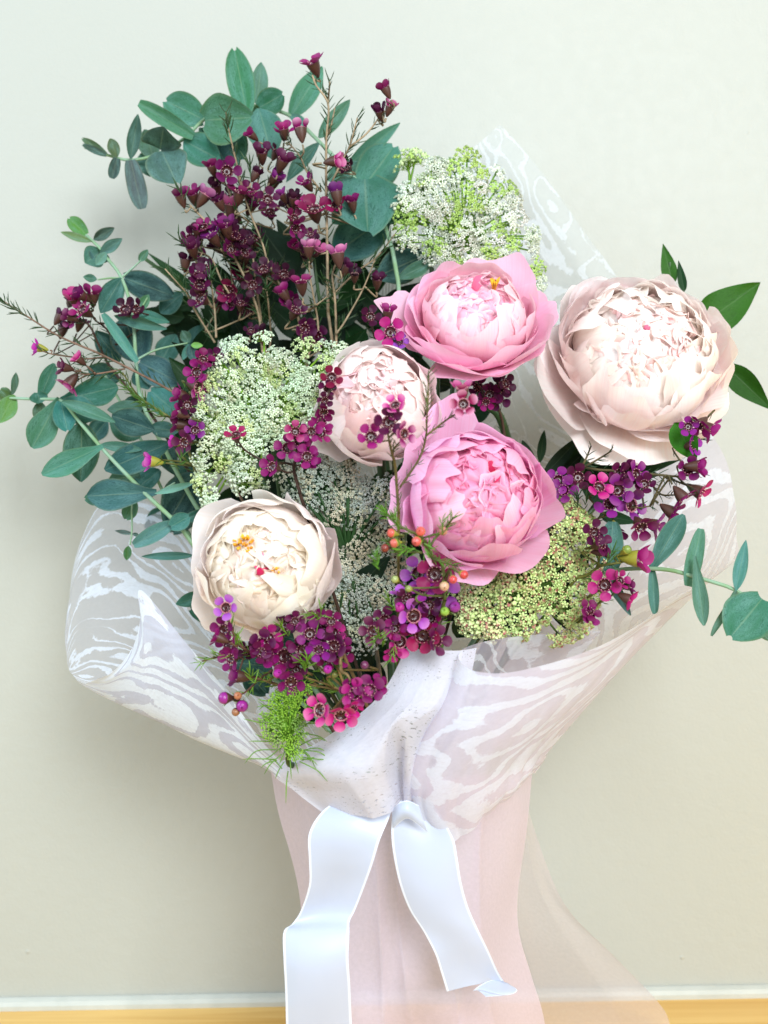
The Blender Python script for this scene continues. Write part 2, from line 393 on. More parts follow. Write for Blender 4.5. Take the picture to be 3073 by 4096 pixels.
sheet('wrapping_paper', 'frosted sheet with white wood grain print curling open at the left of the bouquet', 'wrapping paper',
  # columns run along the bottom fold; rows: front rim, front, fold, back, back rim
  [[(202,1474,.185),(243,1455,.198),(284,1400,.208),(302,1340,.214),(305,1275,.216),(400,1385,.222),(490,1492,.228),(575,1610,.232),(700,1735,.232)],
   [(188,1479,.170),(230,1476,.190),(275,1450,.205),(305,1430,.212),(330,1405,.216),(410,1465,.222),(492,1545,.226),(578,1635,.230),(702,1745,.230)],
   [(172,1476,.150),(214,1500,.165),(256,1520,.178),(300,1540,.188),(352,1562,.196),(420,1595,.205),(500,1628,.214),(586,1662,.222),(706,1757,.226)],
   [(150,1446,.125),(160,1430,.125),(185,1400,.125),(220,1390,.13),(280,1390,.135),(370,1440,.145),(470,1500,.155),(570,1560,.17),(700,1690,.19)],
   [(139,1400,.11),(136,1360,.105),(150,1300,.10),(190,1260,.10),(260,1240,.105),(350,1270,.115),(450,1350,.13),(560,1440,.15),(690,1600,.175)],
   [(143,1330,.095),(152,1240,.085),(175,1160,.078),(215,1090,.073),(285,1070,.076),(370,1120,.09),(460,1220,.11),(560,1330,.13),(690,1520,.16)]],
  m_left, (70, 90), (.0010, 6), seed=2, second=(m_left2, lambda r, c: r < .40))

sheet('wrapping_paper', 'frosted sheet with white wood grain print rolled into a cone at the right', 'wrapping paper',
  [[(1430,800,.05),(1555,965,.07),(1588,1080,.10),(1593,1160,.13),(1590,1218,.160),(1480,1282,.205),(1300,1390,.255),(1130,1447,.278),(1035,1452,.277),(994,1428,.262),(1002,1403,.243),(1065,1384,.22),(1170,1371,.195),(1300,1362,.17)],
   [(1300,900,.06),(1420,1080,.08),(1480,1180,.11),(1520,1240,.145),(1492,1296,.178),(1375,1362,.220),(1230,1465,.258),(1105,1512,.276),(1012,1517,.273),(966,1498,.258),(985,1480,.235),(1050,1460,.21),(1130,1440,.185),(1240,1430,.165)],
   [(1180,1050,.075),(1280,1220,.095),(1340,1320,.125),(1370,1370,.16),(1345,1440,.200),(1260,1500,.235),(1155,1565,.262),(1055,1600,.272),(965,1603,.268),(913,1592,.255),(950,1575,.23),(1010,1560,.205),(1070,1540,.185),(1150,1520,.17)],
   [(1080,1250,.10),(1150,1400,.12),(1190,1500,.145),(1210,1560,.175),(1200,1605,.205),(1150,1635,.235),(1080,1672,.255),(1000,1692,.262),(932,1692,.258),(889,1662,.250),(920,1650,.228),(970,1640,.21),(1020,1630,.195),(1070,1620,.185)],
   [(1040,1420,.13),(1095,1530,.145),(1140,1600,.165),(1170,1635,.185),(1172,1642,.205),(1130,1690,.232),(1068,1732,.246),(1000,1760,.250),(936,1766,.248),(897,1727,.244),(920,1720,.228),(960,1715,.212),(1000,1710,.20),(1040,1700,.19)],
   [(1040,1560,.15),(1080,1610,.165),(1115,1645,.18),(1148,1664,.195),(1147,1674,.206),(1108,1716,.226),(1056,1760,.237),(1006,1798,.240),(968,1822,.240),(940,1834,.238),(950,1810,.226),(970,1800,.215),(1000,1790,.205),(1030,1780,.20)]],
  m_right, (80, 180), (.0009, 6), seed=3, pleat=(.0014, 14.0, 0.0, 1.3), second=(m_right2, lambda r, c: .31 < c < .70))

sheet('fibre_paper', 'plain white fibre paper with open mesh flecks folded across the front of the bouquet', 'wrapping paper',
  [[(880,1394,.242),(905,1397,.246),(935,1402,.249),(965,1405,.250),(1000,1405,.248),(1030,1400,.24)],
   [(818,1500,.252),(850,1504,.258),(885,1508,.262),(925,1512,.263),(965,1512,.259),(1000,1510,.245)],
   [(700,1592,.248),(770,1582,.262),(835,1573,.270),(862,1570,.268),(905,1580,.263),(950,1590,.245)],
   [(590,1661,.228),(680,1660,.255),(800,1655,.272),(858,1640,.252),(885,1645,.258),(925,1650,.243)],
   [(640,1711,.232),(720,1714,.252),(805,1705,.266),(862,1690,.242),(884,1690,.250),(920,1700,.240)],
   [(700,1757,.238),(755,1760,.250),(832,1758,.256),(866,1738,.238),(884,1728,.243),(910,1722,.236)]],
  m_felt, (90, 100), (.0012, 7), seed=4, pleat=(.0016, 4.0, 0.0, 1.2))

sheet('tissue_paper', 'pale pink tissue skirt hanging below the ribbon knot to the table', 'tissue paper',
  [[(583,1650,.165),(680,1665,.205),(800,1675,.225),(880,1680,.23),(980,1680,.222),(1080,1670,.205),(1153,1655,.17)],
   [(598,1770,.165),(690,1775,.203),(800,1770,.222),(870,1760,.226),(970,1775,.220),(1065,1785,.205),(1142,1790,.165)],
   [(648,1960,.155),(730,1960,.198),(810,1965,.216),(880,1960,.212),(970,1965,.218),(1060,1970,.20),(1128,1985,.155)],
   [(645,2110,.15),(720,2110,.195),(810,2120,.207),(890,2120,.214),(980,2120,.208),(1070,2115,.20),(1148,2110,.15)],
   [(640,2260,.15),(720,2270,.19),(810,2270,.21),(900,2270,.20),(1000,2270,.212),(1090,2260,.20),(1185,2250,.15)],
   [(640,2490,.15),(720,2500,.19),(810,2500,.205),(900,2500,.205),(1000,2500,.205),(1100,2490,.195),(1200,2470,.15)]],
  m_tissue, (90, 120), (.0022, 11), seed=5, pleat=(.0042, 6.0, 1.0, .55))

sheet('tissue_paper', 'sheer peach tissue tail spreading toward the table at the right', 'tissue paper',
  [[(1040,1700,.15),(1080,1710,.15),(1110,1720,.14),(1130,1735,.13),(1150,1760,.12)],
   [(1020,1860,.13),(1080,1880,.125),(1130,1890,.115),(1180,1915,.105),(1215,1945,.10)],
   [(1000,2000,.115),(1090,2020,.11),(1180,2030,.095),(1270,2045,.09),(1325,2065,.085)],
   [(1000,2140,.10),(1110,2150,.095),(1220,2155,.085),(1350,2160,.075),(1432,2178,.065)],
   [(980,2260,.11),(1100,2260,.10),(1230,2258,.095),(1370,2255,.085),(1450,2250,.075)]],
  m_thin, (50, 70), (.0016, 7), seed=6, pleat=(.003, 3.0, .6, 1.0))

# the satin ribbon: two tails and the small wrap at the knot
rib = thing('ribbon', 'wide pale blue satin ribbon with bright edges and two hanging tails', 'ribbon', W(850*DS, 1745*DS, .24))
m_rib = mat_ribbon()
def ribbon_strip(name, L_, R_, n=60, seed=0):
    A = cr([tuple(W(x*DS, y*DS, d)) for x, y, d in L_], n); B = cr([tuple(W(x*DS, y*DS, d)) for x, y, d in R_], n)
    t = np.linspace(0, 1, 13); P = A[:, None]*(1-t)[None, :, None] + B[:, None]*t[None, :, None]
    s = np.linspace(0, 1, n)
    bow = np.sin(t*math.pi)[None]*(.0035*np.sin(s*9+seed))[:, None]
    P[..., 1] -= bow
    UV = np.zeros(P.shape[:2]+(2,)); UV[..., 0] = t[None]; UV[..., 1] = s[:, None]
    mb = MB(); mb.grid(P - np.array(rib.location), UV); return mb.build(name, m_rib, rib)
ribbon_strip('ribbon_tail',
  [(742,1722,.236),(698,1752,.247),(668,1800,.251),(668,1860,.250),(668,1912,.247),(650,1968,.243),(632,1996,.244),(613,2014,.250),(613,2070,.254),(616,2130,.252),(618,2200,.248),(620,2290,.243),(622,2400,.24)],
  [(852,1728,.236),(844,1760,.247),(822,1812,.254),(806,1865,.254),(788,1915,.250),(768,1966,.246),(756,1990,.247),(755,2016,.252),(753,2070,.255),(757,2130,.252),(760,2200,.247),(765,2290,.242),(770,2400,.24)], seed=1)
ribbon_strip('ribbon_tail',
  [(868,1728,.240),(850,1752,.247),(846,1800,.251),(851,1850,.250),(864,1910,.247),(885,1965,.244),(915,2012,.243),(940,2060,.243),(953,2100,.241),(966,2143,.238)],
  [(935,1735,.240),(960,1775,.246),(981,1815,.250),(989,1855,.251),(997,1905,.249),(1012,1960,.246),(1034,2010,.245),(1056,2055,.244),(1075,2098,.242),(1088,2120,.239)], seed=3)
ribbon_strip('ribbon_end',
  [(1088,2119,.2375),(1060,2119,.239),(1036,2130,.243),(1022,2142,.247)],
  [(1089,2121,.2370),(1118,2139,.246),(1100,2150,.249),(1050,2154,.250)], n=14, seed=2)
mb = MB()
pts = cr([tuple(W(x*DS, y*DS, d)) for x, y, d in [(846,1752,.249),(858,1738,.2555),(880,1730,.257),(905,1740,.2535)]], 16)
pts2 = cr([tuple(W(x*DS, y*DS, d)) for x, y, d in [(852,1790,.252),(866,1776,.2545),(886,1770,.2565),(925,1800,.2505)]], 16)
t = np.linspace(0, 1, 8)[None, :, None]; P = pts[:, None]*(1-t)+pts2[:, None]*t
P[..., 1] -= .003*np.sin(np.linspace(0, math.pi, 8))[None]
UV = np.zeros(P.shape[:2]+(2,)); UV[..., 0] = np.linspace(0, 1, 8)[None]; UV[..., 1] = np.linspace(0, .2, 16)[:, None]
mb.grid(P - np.array(rib.location), UV); mb.build('knot', m_rib, rib)
# ---------------------------------------------------------------- peonies
TIE = W(1600, 3230, .20)
def petal(mb_seed, Rr, lam0, lam1, flare, Wd, curv, ruf, notch, nu=9, nv=11, edge=.14, wrap=.9, lip=.0):
    r_ = np.random.default_rng(mb_seed)
    u = np.linspace(-1, 1, nu)[None, :]; v0 = np.linspace(0, 1, nv)[:, None]
    p1, p2, p3 = r_.uniform(0, 6.28, 3)
    lo = .05*np.sin(2.1*u+p1) + .03*np.sin(4.3*u+p2) + notch*.12*np.sin(11*u+p3)
    nt = .8*notch*(np.abs(np.sin(2.4*u+p3))**4 + .25*np.sin(5.3*u+p1)**2)
    vend = 1 - edge*np.abs(u)**3.2 + lo - nt
    v = v0*vend
    lam = R(lam0) + (R(lam1)-R(lam0))*v
    fl = 1 + flare*np.clip(v, 0, 1.2)**3
    rad = Rr*fl
    crx, crz = np.cos(lam)*rad, np.sin(lam)*rad
    w = Wd*Rr*np.sin(np.clip(v0*1.0+.08, 0, 1)*math.pi/2)**.75
    rho = Rr*curv; s = u*w + 0*v
    k1, k2 = r_.uniform(2.5, 4.5), r_.uniform(5, 9)
    vv = np.clip(v0, 0, 1)
    rip = ruf*Rr*vv**2*(np.sin(k1*u+p2+3*v0)*.6*(.3+np.abs(u)) + np.sin(k2*u+p3-4*v0)*.35*vv**2 + .5*np.sin(2.3*u+p1))
    rip = rip + Rr*.012*np.sin(5*v0+p1)
    side = (.055 if r_.random() < .7 else -.055)*Rr          # one margin lies over, the other under its neighbour
    n = rip + wrap*(side*u*np.clip(v0*1.5, 0, 1) - .03*Rr*u*u*r_.uniform(-.6, 1)) + .035*Rr*np.clip((v0-.72)/.28, 0, 1)**2*lip
    # flat-lying part: bend along a great circle; wrapped part: follow the ring of the ball
    lat = rho*np.sin(np.clip(s/rho, -1.5, 1.5)); back = -rho*(1-np.cos(np.clip(s/rho, -1.5, 1.5)))
    er_x, er_z = np.cos(lam), np.sin(lam)
    Xa = crx + er_x*(n+back); Za = crz + er_z*(n+back); Ya = lat + ruf*.35*Rr*vv*np.sin(9*v0+p2)
    dphi = np.clip(s/(rad*np.maximum(np.cos(lam), .32)), -1.3, 1.3)
    rr = (rad+n)*np.cos(lam); Xb = rr*np.cos(dphi); Yb = rr*np.sin(dphi); Zb = (rad+n)*np.sin(lam)
    P = np.stack([Xa*(1-wrap)+Xb*wrap, Ya*(1-wrap)+Yb*wrap, Za*(1-wrap)+Zb*wrap], axis=-1)
    UV = np.stack([u+0*v0, v0+0*u], axis=-1)
    return P, UV
def lifted(c, f): return tuple(c[i]*(1-f)+.97*f for i in range(3))+(1,)
def jit(c, amt, r_):
    g = r_.normal(0, amt); return tuple([min(.97, max(.002, c[i]*(1+g+r_.normal(0, amt*.4)))) for i in range(3)]+[1])
def peony(label, cx, cy, d, rpx, axis, layers, tint, deep, seed, flecks=(), gold=(), stem_from=None, ruffles=None, core=.91, deep_amt=.75, transl=.45, squash=1.0, lift=.4, gs=.85, mul=(1, 1, 1)):
    r_ = np.random.default_rng(seed); Rm = rpx*PX(d); ax = DIR(*axis)
    c = W(cx, cy, d)
    q = ax.to_track_quat('Z', 'Y')
    t = thing('peony', label, 'peony', c, 'peonies in the bouquet', q)
    lifted = lambda c, f: tuple((c[i]*(1-f)+.97*f)*mul[i] for i in range(3))+(1,)
    deep = lifted(deep, lift*.7)
    mat = mat_petal('peony_petal', deep, deep_amt, transl)
    az = r_.uniform(0, 360); cnt = 0
    for L in layers:
        if 'g' in L: L = dict(L, n=len(L['g']), azr=[g[0] for g in L['g']])
        n = L['n']; off = r_.uniform(0, 360)
        for k in range(n):
            a = R(off + 360/n*(k + r_.uniform(-.22, .22)) + L.get('az', 0))
            if 'azr' in L: a = R(L['azr'][k])
            Rr = Rm*L['R']*(1+r_.normal(0, L.get('jr', .035)))
            lam1 = L['l']+r_.normal(0, L.get('jl', 4))
            if 'g' in L: _, lam1, gr, gf, gw = L['g'][k]; gr = 1+(gr-1)*gs; gf *= gs*1.15; lam1 += r_.normal(0, 5); Rr = Rm*gr; L = dict(L, fl=gf, W=gw)
            big = L['W'] > .45
            P, UV = petal(seed*1000+cnt, Rr, L.get('l0', -78), lam1, L.get('fl', 0)*(1+r_.normal(0, .25)), L['W']*(1+r_.normal(0, .12)), L.get('cv', 1.3), L.get('ruf', .04), L.get('nt', .05), 19 if big else 15, 16 if big else 13, wrap=L.get('wr', .45 if L.get('fl', 0) > .12 else .9), lip=r_.uniform(-.6, 1.6))
            # individual lean
            tw = r_.normal(0, L.get('tw', .10)); lean = r_.normal(0, L.get('lean', .06))
            ca, sa = math.cos(a), math.sin(a)
            X, Y, Z = P[..., 0], P[..., 1], P[..., 2]
            X, Z = X*math.cos(lean)-Z*math.sin(lean), X*math.sin(lean)+Z*math.cos(lean)
            Y, Z = Y*math.cos(tw)-Z*math.sin(tw), Y*math.sin(tw)+Z*math.cos(tw)
            P = np.stack([X*ca-Y*sa, X*sa+Y*ca, Z*squash], -1)
            mb = MB(); mb.grid(P, UV)
            cc = jit(lifted(L.get('c', tint), lift), .025, r_)
            if L.get('c2') and r_.random() < L.get('p2', .3): cc = jit(lifted(L['c2'], lift*.7), .05, r_)
            o = mb.build('petal', mat, t, color=cc); cnt += 1
    # the crumpled heart: small ruffled petals crowded over the top of the ball
    if ruffles:
        n, cap, rb, rt, wd, cols = ruffles
        for k in range(n):
            th = R(cap)*math.sqrt((k+.5)/n); ph = k*2.39996 + r_.normal(0, .25)
            rad = Vector((math.sin(th)*math.cos(ph), math.sin(th)*math.sin(ph), math.cos(th)))
            psi = r_.uniform(0, 6.28) if th < .45 else ph + math.pi + r_.normal(0, .8)
            tan = Vector((math.cos(psi), math.sin(psi), 0)); tan = (tan - rad*tan.dot(rad)).normalized()
            dirv = (rad + tan*r_.uniform(.1, .75)).normalized(); xa = (tan - dirv*tan.dot(dirv)).normalized(); ya = dirv.cross(xa)
            ln = Rm*(rt-rb)*r_.uniform(.85, 1.15); w_ = Rm*wd*r_.uniform(.75, 1.3)
            nu, nv = 13, 11; u = np.linspace(-1, 1, nu)[None]; v = np.linspace(0, 1, nv)[:, None]
            a1, a2, a3 = r_.uniform(0, 6.28, 3)
            vend = 1 - .25*np.abs(u)**3 - .07*np.sin(2.6*u+a1)**4 + .03*np.sin(8*u+a2)
            vv = v*vend; hw = w_*np.sin((v*.85+.15)*math.pi/2)
            curl = .35*ln*vv**2.2*r_.uniform(.2, 1.3)
            xx = curl - .30*w_*(1-np.cos(u*1.25))*r_.uniform(-.4, 1.1) + w_*.16*vv**2*np.sin(r_.uniform(3, 6)*u+a3)
            yy = hw*np.sin(u*1.25)/.95; zz = ln*vv - .25*ln*vv**3
            b = rad*(Rm*rb)
            Pm = np.array(b)[None, None] + xx[..., None]*np.array(xa) + (yy+0*v)[..., None]*np.array(ya) + zz[..., None]*np.array(dirv)
            Pm[..., 2] *= squash
            mb = MB(); mb.grid(Pm, np.stack([u+0*v, v+0*u], -1))
            mb.build('petal', mat, t, color=jit(lifted(cols[r_.integers(len(cols))], lift), .03, r_)); cnt += 1
    m_fl = M.get('fleck') or M.setdefault('fleck', mat_petal('crimson_petal', hexc('b0104a'), .3, .2))
    for (fx, fy, fz, s, col) in flecks:
        P, UV = petal(seed*77+int(fx*100), Rm*s, -30, 65, .1, .5, .6, .15, .15, 7, 8, wrap=0)
        a = math.atan2(fy, fx)+2.5
        ca, sa = math.cos(a), math.sin(a); X, Y, Z = P[..., 0], P[..., 1], P[..., 2]
        P = np.stack([X*ca-Y*sa+fx*Rm, X*sa+Y*ca+fy*Rm, Z+fz*Rm], -1)
        mb = MB(); mb.grid(P, UV); o = mb.build('petal', m_fl, t, color=col); o['label'] = 'small crimson inner petal'
    if gold:
        mb = MB()
        for (gx, gy, gz, n, sp) in gold:
            for k in range(n):
                a, b = r_.uniform(0, 6.28), sp*math.sqrt(r_.random())*1.25
                p0 = Vector((gx*Rm + .3*b*math.cos(a)*Rm, gy*Rm + .3*b*math.sin(a)*Rm, (gz-.3)*Rm)); p1 = Vector((gx*Rm+b*math.cos(a)*Rm, gy*Rm+b*math.sin(a)*Rm, (gz+r_.uniform(-.05, .06))*Rm))
                mb.tube([p0, (p0+p1)/2+Vector((0, 0, .03*Rm)), p1], [.012*Rm, .016*Rm, .022*Rm], 5)
        mb.build('stamens', M['gold'], t, kind='stuff')
    # the closely packed innermost petals, one crumpled mass
    mb = MB(); nr_, ns_ = 22, 40
    th = np.linspace(.002, 2.2, nr_)[:, None]; ph = np.linspace(0, 2*math.pi, ns_, endpoint=False)[None]
    rr = Rm*core*(1 + .05*np.sin(7*ph+3*np.sin(5*th)) + .04*np.sin(13*th+4*np.sin(3*ph)))
    mb.grid(np.stack([rr*np.sin(th)*np.cos(ph), rr*np.sin(th)*np.sin(ph), rr*np.cos(th)*squash], -1), np.stack([0*ph+.3+0*th, .8+0*ph+0*th], -1), closed=True)
    mb.build('inner_petals', mat, t, color=lifted(tint, lift))
    # receptacle, sepals and stem
    mb = MB(); mb.ball((0, 0, -.86*Rm*squash), .26*Rm, 9, 5, sq=(1, 1, .6))
    mb.build('receptacle', M['gstem'], t)
    base = c - ax*(.9*Rm*squash)
    p3 = stem_from or TIE
    mid = base.lerp(p3, .35) - ax*.02
    mb = MB(); inv = q.inverted()
    pts = cr([tuple(base), tuple(base-ax*.015), tuple(mid), tuple(base.lerp(p3, .7)), tuple(p3)], 18)
    mb.tube([inv @ (Vector(p)-c) for p in pts], [.0030]*18, 8); mb.build('stem', M['gstem'], t)
    return t

def LY(*rows): return list(rows)
white, cream = hexc('fbf6f2'), hexc('fcf5ea')
mauve, blush, pink, deeppink = hexc('f0e0e6'), hexc('f8e0de'), hexc('f6bcd2'), hexc('f08fb2')
# creamy white one, bottom left
peony('creamy white peony with gold stamens and a crimson fleck above the left wrapping', 1065, 2262, .232, 222, (-.02, .10, 1),
 LY(dict(g=[(152, 8, 1.30, .14, .72), (203, 0, 1.32, .22, .70), (256, -14, 1.22, .30, .56), (318, 12, 1.24, .12, .66), (350, 2, 1.30, .26, .70), (48, 20, 1.22, .14, .50), (98, 24, 1.16, .02, .70)], c=hexc('f7f0f3'), ruf=.095, nt=.06, cv=.85, R=1, l=0, W=1),
    dict(g=[(172, 22, 1.18, .06, .62), (230, 20, 1.18, .08, .6), (292, 18, 1.17, .10, .62), (340, 24, 1.18, .06, .6), (25, 26, 1.17, .04, .6), (75, 30, 1.14, .0, .6), (120, 30, 1.14, .0, .6)], c=hexc('f7efee'), ruf=.05, nt=.03, R=1, l=0, W=1),
    dict(n=7, R=1.13, l=30, fl=.07, W=.60, c=white, ruf=.06, nt=.03), dict(n=8, R=1.07, l=39, fl=.04, W=.54, c=cream, ruf=.06, nt=.06),
    dict(n=9, R=1.02, l=48, W=.50, c=cream, ruf=.07, nt=.08, jr=.04), dict(n=10, R=.98, l=56, W=.44, c=cream, ruf=.09, nt=.1, jr=.04), dict(n=10, R=.95, l=63, W=.38, c=cream, ruf=.10, nt=.12, jl=7, jr=.05)),
 cream, hexc('f8dcc4'), 11, flecks=[(-.06, .02, .74, .28, hexc('c4195c')), (-.20, -.10, .74, .2, hexc('dd4a84')), (.16, .10, .82, .16, hexc('e88aac'))], gold=[(-.27, .36, .92, 30, .15), (.28, -.14, .92, 10, .07)],
 ruffles=(62, 56, .77, 1.07, .27, (cream, white, cream, hexc('fdf0e6'), hexc('fbe6e8'))), deep_amt=.5, lift=.25)
# blush one in the middle, behind the waxflower sprig
peony('round blush peony in the middle with a dark waxflower sprig across it', 1505, 1615, .205, 205, (-.04, .22, 1),
 LY(dict(g=[(108, -2, 1.22, .25, .55), (205, -4, 1.16, .2, .55), (240, 12, 1.14, .04, .62), (285, 10, 1.14, .04, .66), (335, 8, 1.16, .08, .6), (20, 14, 1.12, .04, .6), (160, 12, 1.12, .02, .6)], c=hexc('f4e8ea'), ruf=.095, nt=.06, R=1, l=0, W=1),
    dict(n=6, R=1.10, l=20, fl=.05, W=.68, c=hexc('f8eeea'), ruf=.04), dict(n=7, R=1.07, l=34, W=.66, c=hexc('faf1ea'), ruf=.05, nt=.06),
    dict(n=8, R=1.03, l=45, W=.58, c=hexc('faf0ea'), ruf=.06, nt=.08), dict(n=9, R=1.0, l=54, W=.50, c=hexc('faece8'), ruf=.08, nt=.1, jr=.04),
    dict(n=10, R=.97, l=62, W=.42, c=hexc('fae8e6'), ruf=.10, nt=.12, c2=hexc('f9d4da'), jr=.05)),
 blush, hexc('f6c4c8'), 12, flecks=[(.02, .18, .66, .2, hexc('c9336a'))],
 ruffles=(54, 54, .77, 1.06, .27, (hexc('fae8e6'), hexc('f9dee0'), hexc('f8ced8'), hexc('fbf2ec'))), deep_amt=.55, lift=.3)
# open pink one, top
peony('open pink peony with layered drooping petals below the upper lace flower', 1905, 1262, .185, 178, (.04, .60, .80),
 LY(dict(g=[(172, -2, 1.42, .36, .66), (222, 0, 1.40, .30, .74), (262, -12, 1.42, .36, .8), (305, -6, 1.40, .34, .78), (350, 2, 1.36, .30, .7), (30, 8, 1.3, .2, .7), (90, 10, 1.25, .1, .8), (140, 6, 1.3, .2, .66)], c=hexc('f4c2dc'), ruf=.095, nt=.06, R=1, l=0, W=1),
    dict(n=7, R=1.33, l=4, fl=.26, W=.74, c=hexc('f6c2da'), ruf=.07, nt=.04, jl=7),
    dict(n=8, R=1.27, l=15, fl=.17, W=.66, c=hexc('f8c9da'), ruf=.07, nt=.05, jl=6), dict(n=8, R=1.19, l=26, fl=.09, W=.60, c=hexc('f9d0d8'), ruf=.07, nt=.06),
    dict(n=9, R=1.12, l=37, fl=.02, W=.54, c=hexc('fadcdc'), ruf=.08, nt=.08, jr=.04), dict(n=9, R=1.05, l=48, W=.47, c=hexc('fbe6e2'), ruf=.09, nt=.1, jr=.04), dict(n=10, R=1.0, l=58, W=.42, c=hexc('fbe8e6'), ruf=.10, nt=.12, c2=hexc('f8c6d8'), p2=.25, jr=.05)),
 pink, hexc('f498b8'), 13, gold=[(.34, .10, .96, 14, .10)], flecks=[(.18, .25, .62, .34, hexc('ee6f96'))],
 ruffles=(60, 58, .78, 1.09, .27, (hexc('fbe8e4'), hexc('fbeeea'), hexc('f9d4da'), hexc('f8c4d2'))), deep_amt=.6, squash=.74, lift=.24, mul=(1.0, .94, 1.0), stem_from=W(2040, 1790, .12))
# the big blush white one, right
peony('largest blush white peony with wide ruffled petals at the right edge', 2560, 1415, .165, 258, (.0, .34, .94),
 LY(dict(g=[(198, -4, 1.40, .34, .62), (228, -8, 1.44, .42, .66), (262, -10, 1.38, .32, .70), (300, -4, 1.32, .24, .66), (335, 4, 1.28, .16, .62), (8, 4, 1.28, .16, .62), (172, 4, 1.3, .22, .5), (40, 10, 1.2, .06, .7), (85, 10, 1.18, .04, .8), (130, 10, 1.2, .06, .7)], c=hexc('f8f0f1'), ruf=.095, nt=.06, R=1, l=0, W=1),
    dict(n=7, R=1.18, l=12, fl=.14, W=.68, c=hexc('f6ecec'), ruf=.08, nt=.07, az=20),
    dict(n=8, R=1.15, l=23, fl=.09, W=.60, c=hexc('f9ecea'), ruf=.09, nt=.08), dict(n=9, R=1.11, l=33, fl=.04, W=.54, c=hexc('faeee8'), ruf=.10, nt=.10, jr=.04),
    dict(n=10, R=1.07, l=42, W=.48, c=hexc('fbf2ea'), ruf=.11, nt=.12, c2=hexc('fae2e2'), p2=.2, jr=.05), dict(n=11, R=1.03, l=51, W=.42, c=hexc('fcf5ee'), ruf=.12, nt=.14, jl=6, jr=.05), dict(n=11, R=1.0, l=59, W=.38, c=hexc('fcf6ee'), ruf=.13, nt=.15, jl=7, jr=.05)),
 white, hexc('f6b9b4'), 14, flecks=[(.0, .12, .66, .11, hexc('e07a9c'))], ruffles=(105, 64, .79, 1.09, .22, (hexc('fcf4ea'), hexc('fcf2e6'), hexc('fdf6ec'), hexc('f9dcdc'), hexc('fae6e0'), hexc('f8d2d4'))), deep_amt=.5, squash=.74, lift=.34)
# candy pink cupped one in front
peony('candy pink cupped peony with a crimson centre above the red flecked lace flower', 1900, 1985, .232, 236, (.16, .20, 1),
 LY(dict(g=[(100, -4, 1.30, .36, .5), (168, 4, 1.22, .14, .66), (205, 8, 1.20, .10, .7), (262, -6, 1.26, .22, .72), (300, 2, 1.24, .16, .66), (352, 2, 1.22, .18, .60), (40, 10, 1.18, .04, .7)], c=hexc('f4c8e4'), ruf=.095, nt=.06, R=1, l=0, W=1),
    dict(g=[(185, 20, 1.13, .03, .78), (240, 17, 1.14, .03, .80), (295, 20, 1.13, .03, .78), (350, 24, 1.13, .03, .7), (50, 28, 1.12, .0, .7), (110, 28, 1.12, .0, .7)], c=hexc('f6cee8'), ruf=.04, nt=.03, R=1, l=0, W=1),
    dict(n=7, R=1.07, l=32, W=.62, c=hexc('f8cce2'), ruf=.05, nt=.05), dict(n=8, R=1.02, l=41, W=.54, c=hexc('f8c8de'), ruf=.07, nt=.06), dict(n=9, R=.98, l=50, W=.46, c=hexc('f9c6da'), ruf=.09, nt=.09, c2=hexc('fadae4'), jr=.04),
    dict(n=10, R=.95, l=58, W=.42, c=hexc('f9c4d6'), ruf=.11, nt=.12, jl=6, c2=hexc('fbe0e6'), jr=.05)),
 pink, hexc('ef62a0'), 15, flecks=[(.22, .36, .72, .26, hexc('c2134e')), (.30, .02, .72, .24, hexc('dd3a70'))],
 ruffles=(84, 60, .74, 1.05, .235, (hexc('fac8da'), hexc('fbd8e2'), hexc('f9b8d0'), hexc('fce2e8'), hexc('f8aac6'))), deep_amt=.66, lift=.2, mul=(1.0, .90, 1.02))
